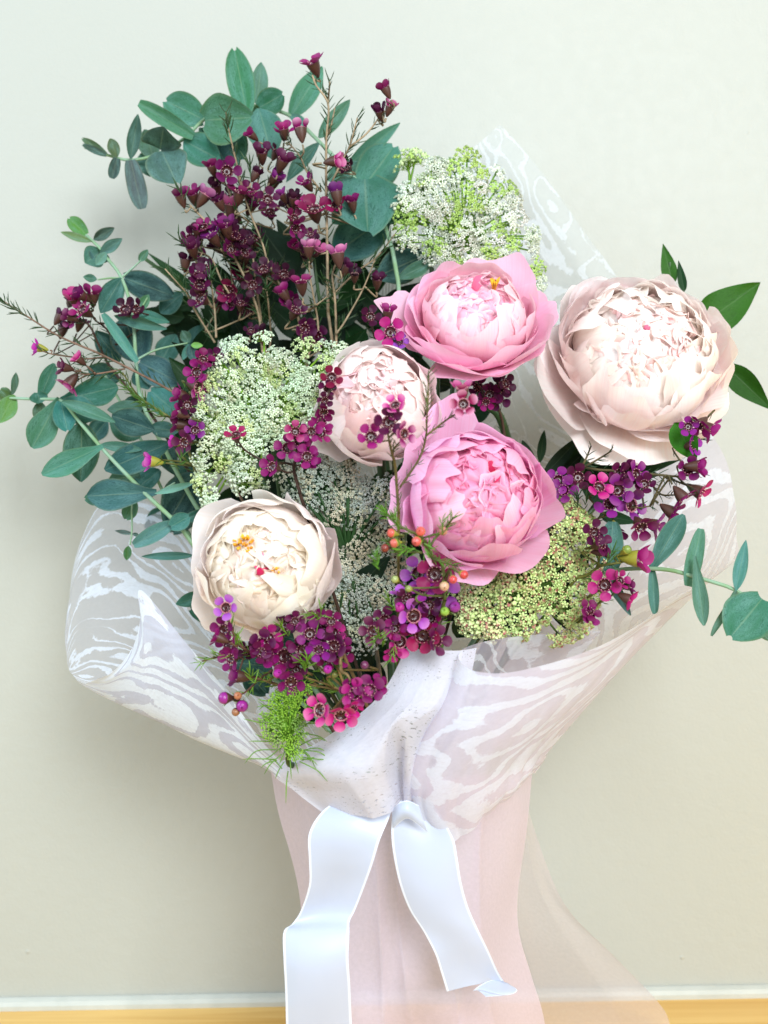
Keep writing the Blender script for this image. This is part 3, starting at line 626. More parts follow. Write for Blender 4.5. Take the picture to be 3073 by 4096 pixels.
# ---------------------------------------------------------------- leaves, eucalyptus and ruscus
# eucalyptus tints are given as seen in soft light
def leaf(parent, b, tp, w, d, dt=0.0, col=(.05, .16, .11), roll=0.0, fold=.25, curl=.0, shape='round', mat='euc', wob=1.0):
    """b base, tp tip in photograph pixels, w width in pixels, d depth of the base, dt depth change to the tip"""
    curl += rng.normal(0, .05); fold += rng.uniform(-.1, .15)
    B = W(b[0], b[1], d); T = W(tp[0], tp[1], d + dt)
    a = T - B; L_ = a.length; a.normalize()
    n = (CAML - B).normalized(); n = (n - a*n.dot(a)).normalized()
    n = Quaternion(a, R(roll)) @ n; s = a.cross(n)
    w2 = w*PX(d)*.5
    nu, nv = 9, 13
    u = np.linspace(-1, 1, nu)[None]; v = np.linspace(0, 1, nv)[:, None]
    if shape == 'round': wd = np.clip(np.sin(np.clip(v*.93+.055, 0, 1)*math.pi), 0, 1)**.62
    elif shape == 'oval': wd = np.clip(np.sin(np.clip(v**.9*.97+.02, 0, 1)*math.pi), 0, 1)**.8
    elif shape == 'paddle': wd = np.clip(np.sin(np.clip(v**1.5*.95+.03, 0, 1)*math.pi), 0, 1)**.7
    elif shape == 'strap': wd = np.clip(np.sin(np.clip(v*.92+.05, 0, 1)*math.pi), 0, 1)**.4
    else: wd = np.clip(np.sin(np.clip(v**.72, 0, 1)*math.pi), 0, 1)**.9*(1-.25*v) + .02     # pointed
    x = v*L_ + 0*u
    if shape == 'round': x = x - .06*L_*(np.abs(u)**2)*(1-2*v)      # clasping base, blunt tip
    p1, p2 = rng.uniform(0, 6.28, 2)
    y = u*w2*wd*(1 + .05*wob*np.sin(5*v+p1))
    z = fold*w2*wd*np.abs(u)**1.3 + curl*L_*(v**2) + wob*.11*w2*np.sin(4.0*v*2+p2+u*1.5)*np.abs(u)**1.5 + .03*wob*L_*np.sin(3.2*v+p1)
    x = x - abs(curl)*L_*.3*v**3
    P = x[..., None]*np.array(a) + (y+0*v)[..., None]*np.array(s) + z[..., None]*np.array(n)
    mb = MB(); mb.grid(P, np.stack([u+0*v, v+0*u], -1))
    k_ = .68 if mat == 'euc' else .7
    c = jit((col[0]*k_*.75, col[1]*k_*.95, col[2]*k_*1.08) if mat == 'euc' else (col[0]*k_, col[1]*k_, col[2]*k_), .20, rng)
    if mat == 'euc' and rng.random() < .28: c = tuple(min(1, x*1.35+y) for x, y in zip(c[:3], (.02, .03, .02)))+(1,)
    return mb.build('leaf', M[mat], parent, B - parent.location, color=c)
TEAL, GRN, DK, PALE, BRN, OLV, BLU, LIME = (.045, .17, .135), (.06, .22, .09), (.016, .06, .05), (.17, .32, .25), (.09, .10, .08), (.20, .20, .06), (.07, .19, .19), (.22, .40, .04)
RUS, RUSB = (.012, .05, .012), (.035, .13, .012)
def stemtube(parent, pts, r, mat, name='stem', taper=.6, n=40, seg=7, color=None):
    P = cr([tuple(W(x, y, d)) for x, y, d in pts], n); rr = np.linspace(r*taper, r, n)
    mb = MB(); mb.tube([Vector(p)-parent.location for p in P], list(rr), seg)
    return mb.build(name, [M[mat]], parent, color=color)
def branch(name, label, cat, group, stem, r, mat, leaves, lmat='euc', extra=()):
    o = thing(name, label, cat, W(*stem[-1]), group)
    stemtube(o, stem, r, mat)
    for e in extra: stemtube(o, e, r*.55, mat, 'side_stem', .6, 14, 5)
    for l in leaves:
        k, bx, by, tx, ty, w, d = l[:7]; kw = l[7] if len(l) > 7 else {}
        b, tp = Q(k, bx, by), Q(k, tx, ty)
        leaf(o, b, tp, w, d, mat=lmat, **kw)
    return o
EG = 'eucalyptus branches'
branch('eucalyptus_branch', 'silver eucalyptus branch arching over the top left of the bouquet to a small olive tip', 'eucalyptus', EG,
 [(340,590,.085),(430,620,.088),(515,640,.09),(620,620,.09),(735,555,.09),(825,470,.09),(930,425,.09),(1035,425,.085),(1160,462,.085),(1270,560,.09),(1455,755,.10),(1535,885,.11),(1600,1200,.13),(1620,2000,.17),(1600,3230,.19)], .0016, 'estem',
 [('S',425,618,334,556,34,.088,dict(col=OLV,fold=.5)),('S',425,620,330,578,30,.092,dict(col=BRN)),
  ('S',468,632,440,546,50,.09,dict(col=OLV,shape='oval',fold=.4)),('S',468,632,447,714,46,.094,dict(col=BRN,shape='strap',fold=.5)),
  ('S',522,636,553,455,56,.092,dict(col=(.08,.15,.10),shape='oval',fold=.4)),('S',522,640,568,836,78,.096,dict(col=(.10,.10,.10),shape='strap',fold=.3,curl=.05)),
  ('S',615,635,578,516,96,.085,dict(col=(.09,.13,.09),shape='oval')),('S',598,610,610,700,120,.082,dict(col=(.07,.14,.11))),
  ('S',640,600,655,505,150,.094,dict(col=(.08,.12,.09),shape='oval',dt=.02)),('S',645,600,705,728,165,.094,dict(col=(.08,.14,.11),dt=.015,curl=-.03)),
  ('S',775,545,556,410,66,.098,dict(col=GRN,fold=.5,shape='strap',dt=.015)),('S',735,562,882,640,140,.094,dict(col=(.05,.19,.12),shape='oval',curl=.05)),
  ('S',815,478,668,405,128,.088,dict(col=(.05,.20,.12),dt=-.01)),('S',820,480,1000,470,190,.098,dict(col=GRN,dt=.012,curl=-.04)),
  ('S',835,500,960,640,200,.082,dict(col=(.04,.15,.13))),('S',850,560,905,655,170,.080,dict(col=(.04,.15,.13))),
  ('S',985,440,940,202,118,.092,dict(col=GRN,dt=-.01,curl=.05)),('S',1028,418,1046,248,76,.084,dict(col=(.11,.24,.18),shape='oval')),
  ('S',1025,425,1000,475,60,.078,dict(col=(.11,.24,.18))),('S',1038,430,1130,378,110,.09,dict(col=(.07,.22,.13),dt=.005)),
  ('S',1036,432,1092,640,142,.094,dict(col=(.07,.20,.15),shape='oval',curl=.03)),
  ('S',1160,470,1290,268,98,.082,dict(col=(.11,.27,.16),shape='oval',fold=.4)),('S',1165,462,1225,498,40,.09,dict(col=PALE)),
  ('S',1275,552,1406,393,66,.085,dict(col=(.11,.27,.16),shape='oval',fold=.3)),('S',1275,570,1146,732,62,.095,dict(col=(.11,.25,.18),shape='oval',roll=25,fold=.4)),
  ('S',1385,668,1600,492,58,.085,dict(col=(.10,.24,.18),shape='oval',fold=.5)),('S',1310,720,1440,650,80,.088,dict(col=(.10,.24,.17),shape='oval')),
  ('S',1452,752,1572,590,165,.095,dict(col=(.05,.19,.15),fold=.2,dt=-.01)),('S',1460,720,1470,905,285,.102,dict(col=TEAL,dt=.03,fold=.15,curl=-.06)),
  ('S',1450,760,1330,890,150,.10,dict(col=(.05,.18,.14),dt=.02,shape='oval')),
  ('S',1530,880,1345,1010,190,.10,dict(col=(.025,.11,.10),fold=.1)),('S',1540,885,1600,815,90,.10,dict(col=TEAL)),
  ('S',1700,1020,1500,1110,140,.11,dict(col=(.02,.09,.08),shape='oval')),('S',1725,1050,1590,1115,62,.122,dict(col=(.08,.18,.10),shape='oval'))])
branch('eucalyptus_branch', 'upright silver eucalyptus branch at the left with a pale stem and bright green tip', 'eucalyptus', EG,
 [(345,940,.10),(375,968,.102),(407,1000,.105),(435,1040,.105),(487,1112,.11),(530,1250,.115),(543,1430,.118),(556,1560,.118),(595,1675,.118),(640,1760,.12),(800,2050,.14),(1150,2600,.17),(1590,3220,.195)], .0016, 'estem',
 [('S',345,937,278,873,62,.10,dict(col=LIME,fold=.5)),('S',365,966,243,928,32,.104,dict(col=OLV,shape='oval')),
  ('S',375,958,462,908,44,.10,dict(col=BRN,shape='oval',curl=.2,fold=.4)),('S',405,1000,385,1058,84,.098,dict(col=(.10,.20,.16),shape='oval')),('S',410,1002,340,1052,90,.10,dict(col=(.10,.21,.17),shape='oval')),
  ('S',400,1012,492,952,46,.11,dict(col=(.13,.24,.19),shape='oval',fold=.4)),('S',425,1010,383,1060,40,.11,dict(col=(.13,.24,.19),shape='oval')),
  ('S',557,1045,592,998,34,.11,dict(col=(.06,.14,.06),fold=.6,shape='oval')),('S',388,1118,333,1106,32,.112,dict(col=(.12,.26,.16),shape='oval')),
  ('S',487,1112,402,1252,92,.112,dict(col=(.06,.19,.16),shape='oval',curl=.05)),('S',497,1112,688,1182,108,.10,dict(col=(.014,.06,.06),fold=.1,shape='round')),
  ('S',455,1264,672,1312,52,.126,dict(col=(.17,.32,.25),shape='oval',roll=20,fold=.5)),('S',545,1250,682,1290,48,.12,dict(col=(.10,.24,.20),shape='oval')),
  ('S',548,1446,413,1256,42,.128,dict(col=(.16,.33,.27),shape='strap',fold=.5,curl=.10)),('S',555,1432,500,1275,170,.105,dict(col=(.02,.09,.12),fold=.1)),
  ('S',480,1445,382,1325,86,.10,dict(col=(.03,.12,.10),shape='oval')),('S',556,1240,596,1178,44,.12,dict(col=(.14,.30,.14),shape='oval',fold=.4)),
  ('S',757,1370,728,1322,44,.11,dict(col=(.05,.15,.09),shape='oval')),('S',757,1376,730,1440,28,.113,dict(col=(.05,.18,.16),shape='oval')),
  ('S',760,1378,775,1446,46,.113,dict(col=(.05,.15,.10),shape='oval')),('S',765,1380,812,1382,26,.115,dict(col=LIME,shape='oval')),
  ('S',558,1448,716,1530,118,.105,dict(col=(.03,.12,.13),shape='round')),('S',555,1468,596,1560,96,.104,dict(col=(.03,.13,.13),shape='oval')),
  ('S',700,1645,598,1560,118,.11,dict(col=(.05,.20,.18),fold=.3)),('S',572,1632,428,1638,72,.108,dict(col=(.09,.17,.14),shape='oval')),
  ('S',446,1662,622,1722,112,.126,dict(col=(.05,.14,.13),shape='oval',curl=.03)),('S',600,1712,716,1724,72,.12,dict(col=(.03,.10,.10),shape='oval')),
  ('S',640,1760,700,1900,80,.11,dict(col=DK,shape='oval'))], 
 extra=[[(565,1040,.11),(530,1072,.11),(487,1110,.11)],[(390,1118,.112),(440,1112,.112),(487,1112,.11)],[(590,1190,.12),(560,1240,.12),(532,1265,.116)],[(750,1372,.112),(680,1385,.115),(610,1405,.117),(545,1440,.118)]])
branch('eucalyptus_branch', 'low silver eucalyptus branch reaching out to the left edge with a lime green tip', 'eucalyptus', EG,
 [(40,1592,.12),(125,1596,.125),(200,1597,.13),(250,1605,.138),(320,1690,.145),(395,1778,.15),(460,1850,.155),(530,1922,.16),(596,1988,.165),(702,2088,.17),(760,2160,.165),(1000,2500,.18),(1590,3225,.20)], .0016, 'estem',
 [('S',58,1580,-5,1692,76,.12,dict(col=LIME,shape='oval',fold=.4)),('S',50,1578,64,1488,34,.118,dict(col=(.13,.15,.08),shape='oval',roll=30)),('S',0,1560,40,1600,60,.115,dict(col=LIME)),
  ('S',152,1616,218,1450,64,.124,dict(col=(.06,.18,.12),shape='paddle',roll=0,fold=.5)),('S',150,1570,160,1612,70,.128,dict(col=(.06,.19,.12))),('S',160,1605,160,1702,56,.12,dict(col=(.10,.14,.07),shape='oval')),
  ('S',238,1592,128,1792,112,.138,dict(col=(.06,.18,.12),shape='paddle',fold=.4)),('S',242,1600,482,1545,118,.134,dict(col=(.04,.16,.11),shape='paddle',curl=.04)),
  ('S',244,1606,270,1722,92,.142,dict(col=(.03,.18,.15),fold=.2)),('S',246,1604,462,1692,58,.15,dict(col=(.14,.28,.22),shape='oval',roll=-20,fold=.5)),('S',250,1620,390,1660,110,.137,dict(col=(.03,.15,.12))),
  ('S',328,1686,322,1928,152,.140,dict(col=(.03,.12,.07),shape='oval',fold=.2,dt=-.01)),('S',412,1784,166,1898,92,.158,dict(col=(.13,.33,.20),shape='paddle',fold=.4,dt=.01)),
  ('S',405,1778,572,1800,46,.15,dict(col=(.12,.26,.20),shape='oval',curl=.05)),('S',420,1880,690,1768,118,.148,dict(col=(.045,.16,.15),shape='oval',fold=.25)),
  ('S',626,1968,340,1985,128,.166,dict(col=BLU,shape='paddle',fold=.3,curl=-.05)),('S',430,1990,340,1995,60,.155,dict(col=(.05,.15,.13))),
  ('S',775,1932,618,1975,30,.165,dict(col=PALE,shape='oval',fold=.3)),('S',692,2092,532,2182,64,.172,dict(col=(.08,.20,.17),shape='strap',fold=.3)),
  ('S',684,2106,756,2066,74,.176,dict(col=(.06,.19,.15),fold=.4)),('S',735,2075,866,2048,52,.165,dict(col=(.05,.14,.12),shape='oval')),
  ('S',790,1890,660,2110,165,.125,dict(col=(.018,.07,.07),shape='oval')),('S',760,2000,690,2130,120,.12,dict(col=(.018,.07,.07))),
  ('S',775,2222,565,2226,36,.16,dict(col=(.10,.22,.18),shape='oval',fold=.4)),('S',535,2005,505,2076,64,.14,dict(col=(.05,.12,.06),shape='round')),
  ('S',532,2135,456,2122,18,.14,dict(col=BRN,shape='oval')),('S',530,2135,558,2142,16,.14,dict(col=BRN,shape='oval')),('S',514,2184,506,2242,34,.14,dict(col=(.14,.26,.05),shape='oval',fold=.6)),
  ('S',832,2378,703,2416,62,.17,dict(col=(.05,.16,.10),shape='oval')),('S',884,2468,764,2438,86,.17,dict(col=(.05,.17,.10),shape='round'))],
 extra=[[(520,2180,.14),(528,2120,.14),(533,2000,.142),(600,1960,.15)],[(700,1930,.16),(650,1960,.16),(596,1990,.165)]])
branch('eucalyptus_branch', 'grey green eucalyptus branch leaning out past the rolled sheet at the right edge', 'eucalyptus', EG,
 [(3090,2465,.235),(2983,2385,.235),(2918,2350,.234),(2868,2333,.232),(2773,2305,.228),(2693,2283,.222),(2613,2275,.215),(2523,2275,.207),(2433,2287,.20),(2340,2300,.18),(2150,2300,.15),(1900,2550,.16),(1615,3225,.20)], .0016, 'estem',
 [('S',2440,2285,2452,2086,98,.20,dict(col=(.11,.24,.21),shape='strap')),('S',2436,2285,2520,2468,54,.20,dict(col=(.10,.18,.15),shape='oval',roll=30,fold=.5)),
  ('S',2598,2288,2738,2055,96,.212,dict(col=(.025,.12,.09),shape='paddle',fold=.2)),('S',2610,2278,2620,2456,42,.214,dict(col=(.06,.16,.12),shape='strap',fold=.5)),
  ('S',2755,2345,2806,2110,66,.226,dict(col=(.07,.15,.10),shape='strap',fold=.5)),('S',2780,2225,2818,2508,60,.232,dict(col=(.08,.17,.13),shape='paddle',fold=.5)),
  ('S',2945,2362,2985,2160,54,.236,dict(col=(.12,.27,.22),shape='oval',fold=.4)),('S',2945,2362,2852,2548,34,.237,dict(col=(.16,.24,.16),shape='strap',roll=40,fold=.4)),
  ('S',3050,2395,2925,2545,195,.242,dict(col=(.06,.26,.14),fold=.15)),('S',3062,2440,3085,2560,110,.236,dict(col=(.09,.14,.06)))])
branch('eucalyptus_branch', 'dark eucalyptus branch tucked under the creamy white peony at the bottom', 'eucalyptus', EG,
 [(930,2640,.205),(1010,2660,.20),(1100,2720,.20),(1300,2900,.20),(1600,3225,.20)], .0016, 'estem',
 [('S',950,2650,1085,2668,112,.205,dict(col=(.02,.09,.07),shape='round')),('S',990,2690,1065,2776,100,.205,dict(col=(.02,.09,.07))),('S',1080,2530,1180,2560,90,.20,dict(col=(.02,.08,.06))),
  ('S',935,2635,900,2600,60,.20,dict(col=(.02,.08,.06))),('S',1100,2720,1200,2680,90,.195,dict(col=DK))])
# dark glossy ruscus
RG = 'dark green ruscus sprays'
branch('ruscus_branch', 'glossy dark green ruscus spray behind the largest blush peony at the right edge', 'ruscus', RG,
 [(2680,1050,.11),(2700,1150,.11),(2790,1300,.12),(2800,1500,.12),(2700,1750,.12),(2400,2000,.13),(1900,2700,.16),(1610,3225,.195)], .0022, 'gstem',
 [('S',2692,1140,2652,972,66,.11,dict(col=RUSB,shape='pointed',fold=.25)),('S',2738,1168,2714,1038,38,.115,dict(col=RUS,shape='pointed',fold=.4)),
  ('S',2790,1310,3045,1130,185,.12,dict(col=RUSB,shape='pointed',fold=.2,curl=-.04)),('S',2900,1460,3090,1640,105,.13,dict(col=(.03,.15,.012),shape='pointed',fold=.3)),
  ('S',2700,1690,2788,1850,118,.195,dict(col=(.04,.19,.012),shape='pointed',fold=.25)),('S',2420,1800,2740,1830,190,.13,dict(col=(.010,.05,.012),shape='pointed',fold=.1)),
  ('S',2240,1880,2560,1780,150,.125,dict(col=RUS,shape='pointed')),('S',2300,1890,2640,1900,130,.12,dict(col=RUS,shape='pointed')),
  ('S',2160,1850,2178,1720,36,.13,dict(col=RUS,shape='oval')),('S',2130,1880,2090,1760,50,.13,dict(col=RUS,shape='oval')),('S',2170,1910,2330,1740,56,.13,dict(col=(.008,.028,.010),shape='oval')),
  ('S',2210,1930,2390,1760,40,.13,dict(col=(.008,.028,.010),shape='oval')),('S',2330,1960,2520,1990,90,.14,dict(col=RUS,shape='pointed')),('S',2400,2060,2560,2090,60,.15,dict(col=(.02,.08,.03),shape='pointed'))], 'ruscus')
branch('ruscus_branch', 'dark green ruscus spray behind the waxflower at the upper left', 'ruscus', RG,
 [(560,1020,.06),(680,1110,.065),(760,1200,.07),(900,1500,.09),(1200,2300,.13),(1590,3220,.19)], .0022, 'gstem',
 [('S',790,1170,588,1008,42,.07,dict(col=(.03,.09,.03),shape='pointed')),('S',740,1270,556,1240,78,.075,dict(col=RUS,shape='pointed')),('S',780,1210,590,1255,92,.07,dict(col=(.012,.06,.012),shape='pointed')),
  ('S',800,1330,640,1330,120,.07,dict(col=(.008,.03,.012),shape='pointed')),('S',780,1250,700,1370,110,.07,dict(col=(.008,.03,.012),shape='pointed')),
  ('S',1180,1100,1030,890,150,.075,dict(col=(.008,.03,.012),shape='pointed')),('S',1200,1120,1100,930,130,.07,dict(col=(.008,.03,.012),shape='pointed')),
  ('S',900,1330,830,1180,120,.075,dict(col=RUS,shape='pointed')),('S',1000,1330,960,1130,150,.08,dict(col=(.008,.03,.012),shape='pointed'))], 'ruscus')
# added leaves that fill and darken the gaps inside the bouquet
def filler(label, poly, n, d0, seed, ends, cols):
    r_ = np.random.default_rng(seed); st = [(e[0], e[1], d0) for e in ends] + [(1590, 3225, .195)]
    o = thing('ruscus_branch', label, 'ruscus', W(*st[-1]), RG); stemtube(o, st, .002, 'gstem', n=30)
    (x0, y0, x1, y1) = poly
    for k in range(n):
        x = x0 + (x1-x0)*((k*.618) % 1); y = y0 + (y1-y0)*(k+.5)/n
        an = r_.uniform(0, 6.28); ln = r_.uniform(150, 240)
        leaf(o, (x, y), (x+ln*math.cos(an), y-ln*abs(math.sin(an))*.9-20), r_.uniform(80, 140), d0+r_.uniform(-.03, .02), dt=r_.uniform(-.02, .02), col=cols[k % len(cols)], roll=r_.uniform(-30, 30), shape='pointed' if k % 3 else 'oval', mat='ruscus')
SHADE_GREENS = [(.008, .03, .012), (.012, .04, .02), (.010, .045, .012)]  # near-black greens: the inner shade is put into the leaf colour
filler('added ruscus leaves coloured as shade deep between the waxflower stems and the upper lace flower', (900, 1020, 1600, 1480), 36, .075, 31, [(1250, 1000), (1350, 1700)], SHADE_GREENS)
filler('added ruscus leaves coloured as shade deep behind the left lace flower', (760, 1450, 1250, 2150), 30, .10, 32, [(900, 1450), (1150, 2200)], SHADE_GREENS)
filler('added ruscus leaves coloured as shade deep behind the middle of the bouquet', (1250, 1450, 1900, 2300), 32, .10, 33, [(1500, 1500), (1600, 2300)], SHADE_GREENS)
filler('added ruscus leaves coloured as shade deep below the creamy white peony', (1000, 2350, 1650, 2900), 34, .165, 34, [(1050, 2450), (1350, 2850)], SHADE_GREENS)
filler('added ruscus leaves coloured as shade deep behind the red flecked lace flower', (1700, 2200, 2300, 2560), 24, .15, 35, [(2200, 2200), (1850, 2650)], SHADE_GREENS)

r4 = np.random.default_rng(77)
o = thing('eucalyptus_branch', 'added blue green eucalyptus leaves tinted dark as shade crowded behind the left branches', 'eucalyptus', W(1590, 3225, .19), EG)
stemtube(o, [(420,1500,.085),(560,1750,.09),(700,2050,.11),(1100,2600,.16),(1590,3225,.19)], .0015, 'estem')  # added filler branch, leaves tinted dark to paint shade behind the left side
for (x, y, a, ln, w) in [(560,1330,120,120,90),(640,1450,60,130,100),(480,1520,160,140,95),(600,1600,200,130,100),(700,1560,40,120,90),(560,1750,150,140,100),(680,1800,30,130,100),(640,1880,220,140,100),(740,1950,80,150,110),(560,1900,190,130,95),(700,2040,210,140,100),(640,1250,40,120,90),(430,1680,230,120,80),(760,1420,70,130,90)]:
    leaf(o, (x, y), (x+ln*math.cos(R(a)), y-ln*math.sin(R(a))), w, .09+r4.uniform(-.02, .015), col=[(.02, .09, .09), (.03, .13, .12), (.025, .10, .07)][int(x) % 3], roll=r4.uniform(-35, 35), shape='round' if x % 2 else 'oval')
# ---------------------------------------------------------------- lace flowers (Ammi): stem, umbellets, florets
def umbellet_meshes(kind, seed):
    """one umbellet of unit radius, axis +Z, base at the origin: rays and florets"""
    r_ = np.random.default_rng(seed); rays, fl = MB(), MB()
    n, h, fs = {'lace': (23, .75, .20), 'dense': (34, .55, .165), 'open': (18, .8, .2), 'red': (24, .95, .25), 'bud': (40, .9, .16)}[kind]
    for k in range(n):
        rr = math.sqrt((k+.5)/n); ph = k*2.39996+r_.normal(0, .2)
        p = Vector((rr*math.cos(ph), rr*math.sin(ph), h*(1.0-.42*rr*rr)+r_.normal(0, .05)))
        rays.tube([(0, 0, 0), tuple(Vector((p.x*.45, p.y*.45, p.z*.62))), tuple(p)], [.022, .018, .02], 3)
        nrm = Vector((p.x*.8, p.y*.8, .75+r_.normal(0, .2))).normalized()
        a = nrm.orthogonal().normalized(); b = nrm.cross(a); s = fs*r_.uniform(.75, 1.2)
        if kind == 'bud' or r_.random() < .18:
            fl.ball(tuple(p), s*.62, 5, 3, sq=(1, 1, 1.1))
        else:
            vs = [tuple(p - nrm*s*.15)]; fs_ = []
            ro = r_.uniform(0, 1.2)
            for q in range(5):
                an = ro+q*2*math.pi/5
                for da, rad, up in ((-.42, .75, .25), (0, 1.12, .12), (.42, .75, .25)):
                    v = p + (a*math.cos(an+da)+b*math.sin(an+da))*(s*rad) + nrm*(s*(up+r_.normal(0, .12)))
                    vs.append(tuple(v))
                i = 1+q*3; fs_ += [(0, i, i+1), (0, i+1, i+2)]
            fl.add(vs, fs_); fl.ball(tuple(p+nrm*s*.12), s*.62, 5, 2)
    return rays, fl
UM = {}
def um(kind):
    if kind not in UM:
        L_ = []
        for s in range(4):
            a, b = umbellet_meshes(kind, 40+s+len(UM)*10)
            L_.append((a.mesh('umbellet', [M['ray']]), b.mesh('florets', [M['floret_red' if kind == 'red' else 'floret']])))
        UM[kind] = L_
    return UM[kind]
def lace(label, cx, cy, d, axis, ur, spots, colf, colr, kind, seed, dome=60, stem=None, lift=None, colf2=None, p2=.2, bracts=0):
    """spots: (x, y) pixel centres of the umbellets"""
    r_ = np.random.default_rng(seed); ax = DIR(*axis); c = W(cx, cy, d)
    o = thing('lace_flower', label, 'lace flower', c, 'lace flowers in the bouquet')
    hub = c - ax*(dome*1.7*PX(d)) - Vector((0, 0, .010))
    mb = MB(); mx = max([math.hypot(x-cx, y-cy) for x, y, *_ in spots]+[1])
    for i, sp in enumerate(spots):
        x, y = sp[:2]; rr = math.hypot(x-cx, y-cy)/mx
        dd = d - (dome*PX(d))*rr*rr*1.3 + r_.normal(0, .002) + (sp[2] if len(sp) > 2 else 0)
        p = W(x, y, dd); e = (p-c); e = e.normalized() if e.length > 1e-6 else ax
        n = (ax + e*(.9*rr) + Vector(r_.normal(0, .12, 3))).normalized()
        rad = ur*PX(d)*r_.uniform(.85, 1.15)*(sp[3] if len(sp) > 3 else 1)
        base = p - n*rad*.6
        m4 = Matrix.Translation(base - c) @ n.to_track_quat('Z', 'Y').to_matrix().to_4x4() @ Matrix.Rotation(r_.uniform(0, 6.28), 4, 'Z') @ Matrix.Scale(rad, 4)
        a, b = um(kind)[i % 4]
        u = put('umbellet', a, o, mat=m4, color=jit(colr, .12, r_))
        cf = colf2 if (colf2 and r_.random() < p2) else colf
        put('florets', b, u, color=jit(cf, .05, r_), kind='stuff')
        mid = hub.lerp(base, .55) + (base-hub).length*.12*ax
        mb.tube([hub-c, mid-c, base-c], [.0009, .0007, .0006], 4)
    mb.build('umbel_rays', [M['ray']], o, color=jit(colr, .05, r_))
    if bracts:
        mb = MB()
        for k in range(bracts):
            a = r_.uniform(0, 6.28); L_ = r_.uniform(60, 150)*PX(d); e = CX*math.cos(a)+CY*math.sin(a)*.6
            p0 = hub + e*mx*PX(d)*.35 + CY*r_.normal(0, .4)*mx*PX(d); p1 = p0+e*L_*.6+ax*.004*r_.uniform(-1, 1); p2_ = p1+e*L_*.35+Vector((0, 0, -.35*L_*r_.uniform(-.3, 1)))
            mb.tube([Vector(q)-c for q in cr([tuple(p0), tuple(p1), tuple(p2_)], 9)], [.00032]*6+[.0003, .0002, .0001], 4)
        mb.build('bracts', [M['ray']], o, color=(.16, .36, .04, 1) if kind == 'bud' else (.05, .14, .03, 1), kind='stuff')
    s_ = stem or [(1400, 2700, .17)]
    pts = [tuple(hub-c)] + [tuple(hub-c+(-ax*.6+Vector((0, 0, -.8)))*.02)] + [tuple(W(*q)-c) for q in s_] + [tuple(TIE-c)]
    mb = MB(); P = cr(pts, 24); mb.tube([Vector(p) for p in P], [.0017]*24, 6); mb.build('stem', [M['gstem']], o)
    return o
def spiral(cx, cy, rx, ry, n, rot=0, hole=None, jt=.05, seed=1):
    r_ = np.random.default_rng(seed); L_ = []
    for k in range(n):
        r = math.sqrt((k+.5)/n); p = k*2.39996; x = rx*r*math.cos(p)*(1+r_.normal(0, jt)); y = ry*r*math.sin(p)*(1+r_.normal(0, jt))
        ca, sa = math.cos(R(rot)), math.sin(R(rot)); X, Y = cx+x*ca-y*sa, cy+x*sa+y*ca
        if hole and math.hypot((X-hole[0])/hole[2], (Y-hole[1])/hole[3]) < 1: continue
        L_.append((X, Y))
    return L_
GR = (.20, .40, .03)
E_ = lambda *p: [(600+a/2, 1300+b/2) for a, b in p]
lace('big white lace flower on lime green stalks left of the blush peony', 1040, 1600, .205, (-.15, .12, 1), 53,
 spiral(1040, 1600, 270, 215, 52, -10, seed=3) + E_((480,820),(430,960),(390,1080),(430,1190),(400,1290),(450,1390),(480,1440),(560,950),(620,1010),(560,1100),(680,1090),(700,1180),(790,1220),(860,1290),(730,1290),(640,1230),(760,1050),(360,720),(640,150),(700,170),(900,90),(1250,170),(1420,190),(1560,200),(1500,280),(1440,300),(510,395)),
 (.80, .92, .72), GR, 'lace', 51, dome=75, stem=[(1200, 2300, .17)], colf2=(.72, .86, .45), p2=.25)
S_ = lambda *p: [(1473+a/1.0375, 400+b/1.0375) for a, b in p]
lace('white domed lace flower rising behind the open pink peony at the top', 1880, 850, .135, (.32, .30, 1), 51,
 spiral(1880, 850, 255, 215, 48, 35, seed=4) + S_((155,360),(150,420),(160,480),(150,540),(165,590),(130,440),(240,440),(250,640),(300,680),(350,700),(235,330),(290,270),(340,260),(690,620),(710,700),(720,770),(700,560)),
 (.90, .95, .82), GR, 'lace', 52, dome=85, stem=[(1800, 1700, .12)], colf2=(.58, .80, .24), p2=.36)
lace('flat white lace flower greyed in colour for shade with a dark hollow in the middle of the bouquet', 1390, 2150, .192, (.0, .15, 1), 52,
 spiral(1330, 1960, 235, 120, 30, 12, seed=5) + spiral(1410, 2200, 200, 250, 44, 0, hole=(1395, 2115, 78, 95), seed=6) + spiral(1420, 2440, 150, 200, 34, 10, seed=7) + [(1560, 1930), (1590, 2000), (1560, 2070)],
 (.66, .74, .66), (.02, .07, .015), 'dense', 53, dome=20, stem=[(1450, 2700, .16)], colf2=(.84, .84, .66), p2=.35)  # grey florets and near-black rays hold the shade in their colour
lace('pale green lace flower flecked with red below the candy pink peony', 2110, 2300, .205, (.05, .12, 1), 62,
 spiral(2130, 2290, 330, 225, 34, -28, seed=8) + [(1870,2500),(1900,2440),(1960,2520),(1850,2420),(2070,2530),(2290,2520),(2240,2550),(2330,2490),(2380,2400),(2400,2330),(2340,2100),(2300,2060),(2270,2020)],
 (.62, .78, .34), (.16, .32, .05), 'red', 54, dome=60, stem=[(1950, 2750, .19)], colf2=(.70, .80, .42), p2=.2, bracts=7)
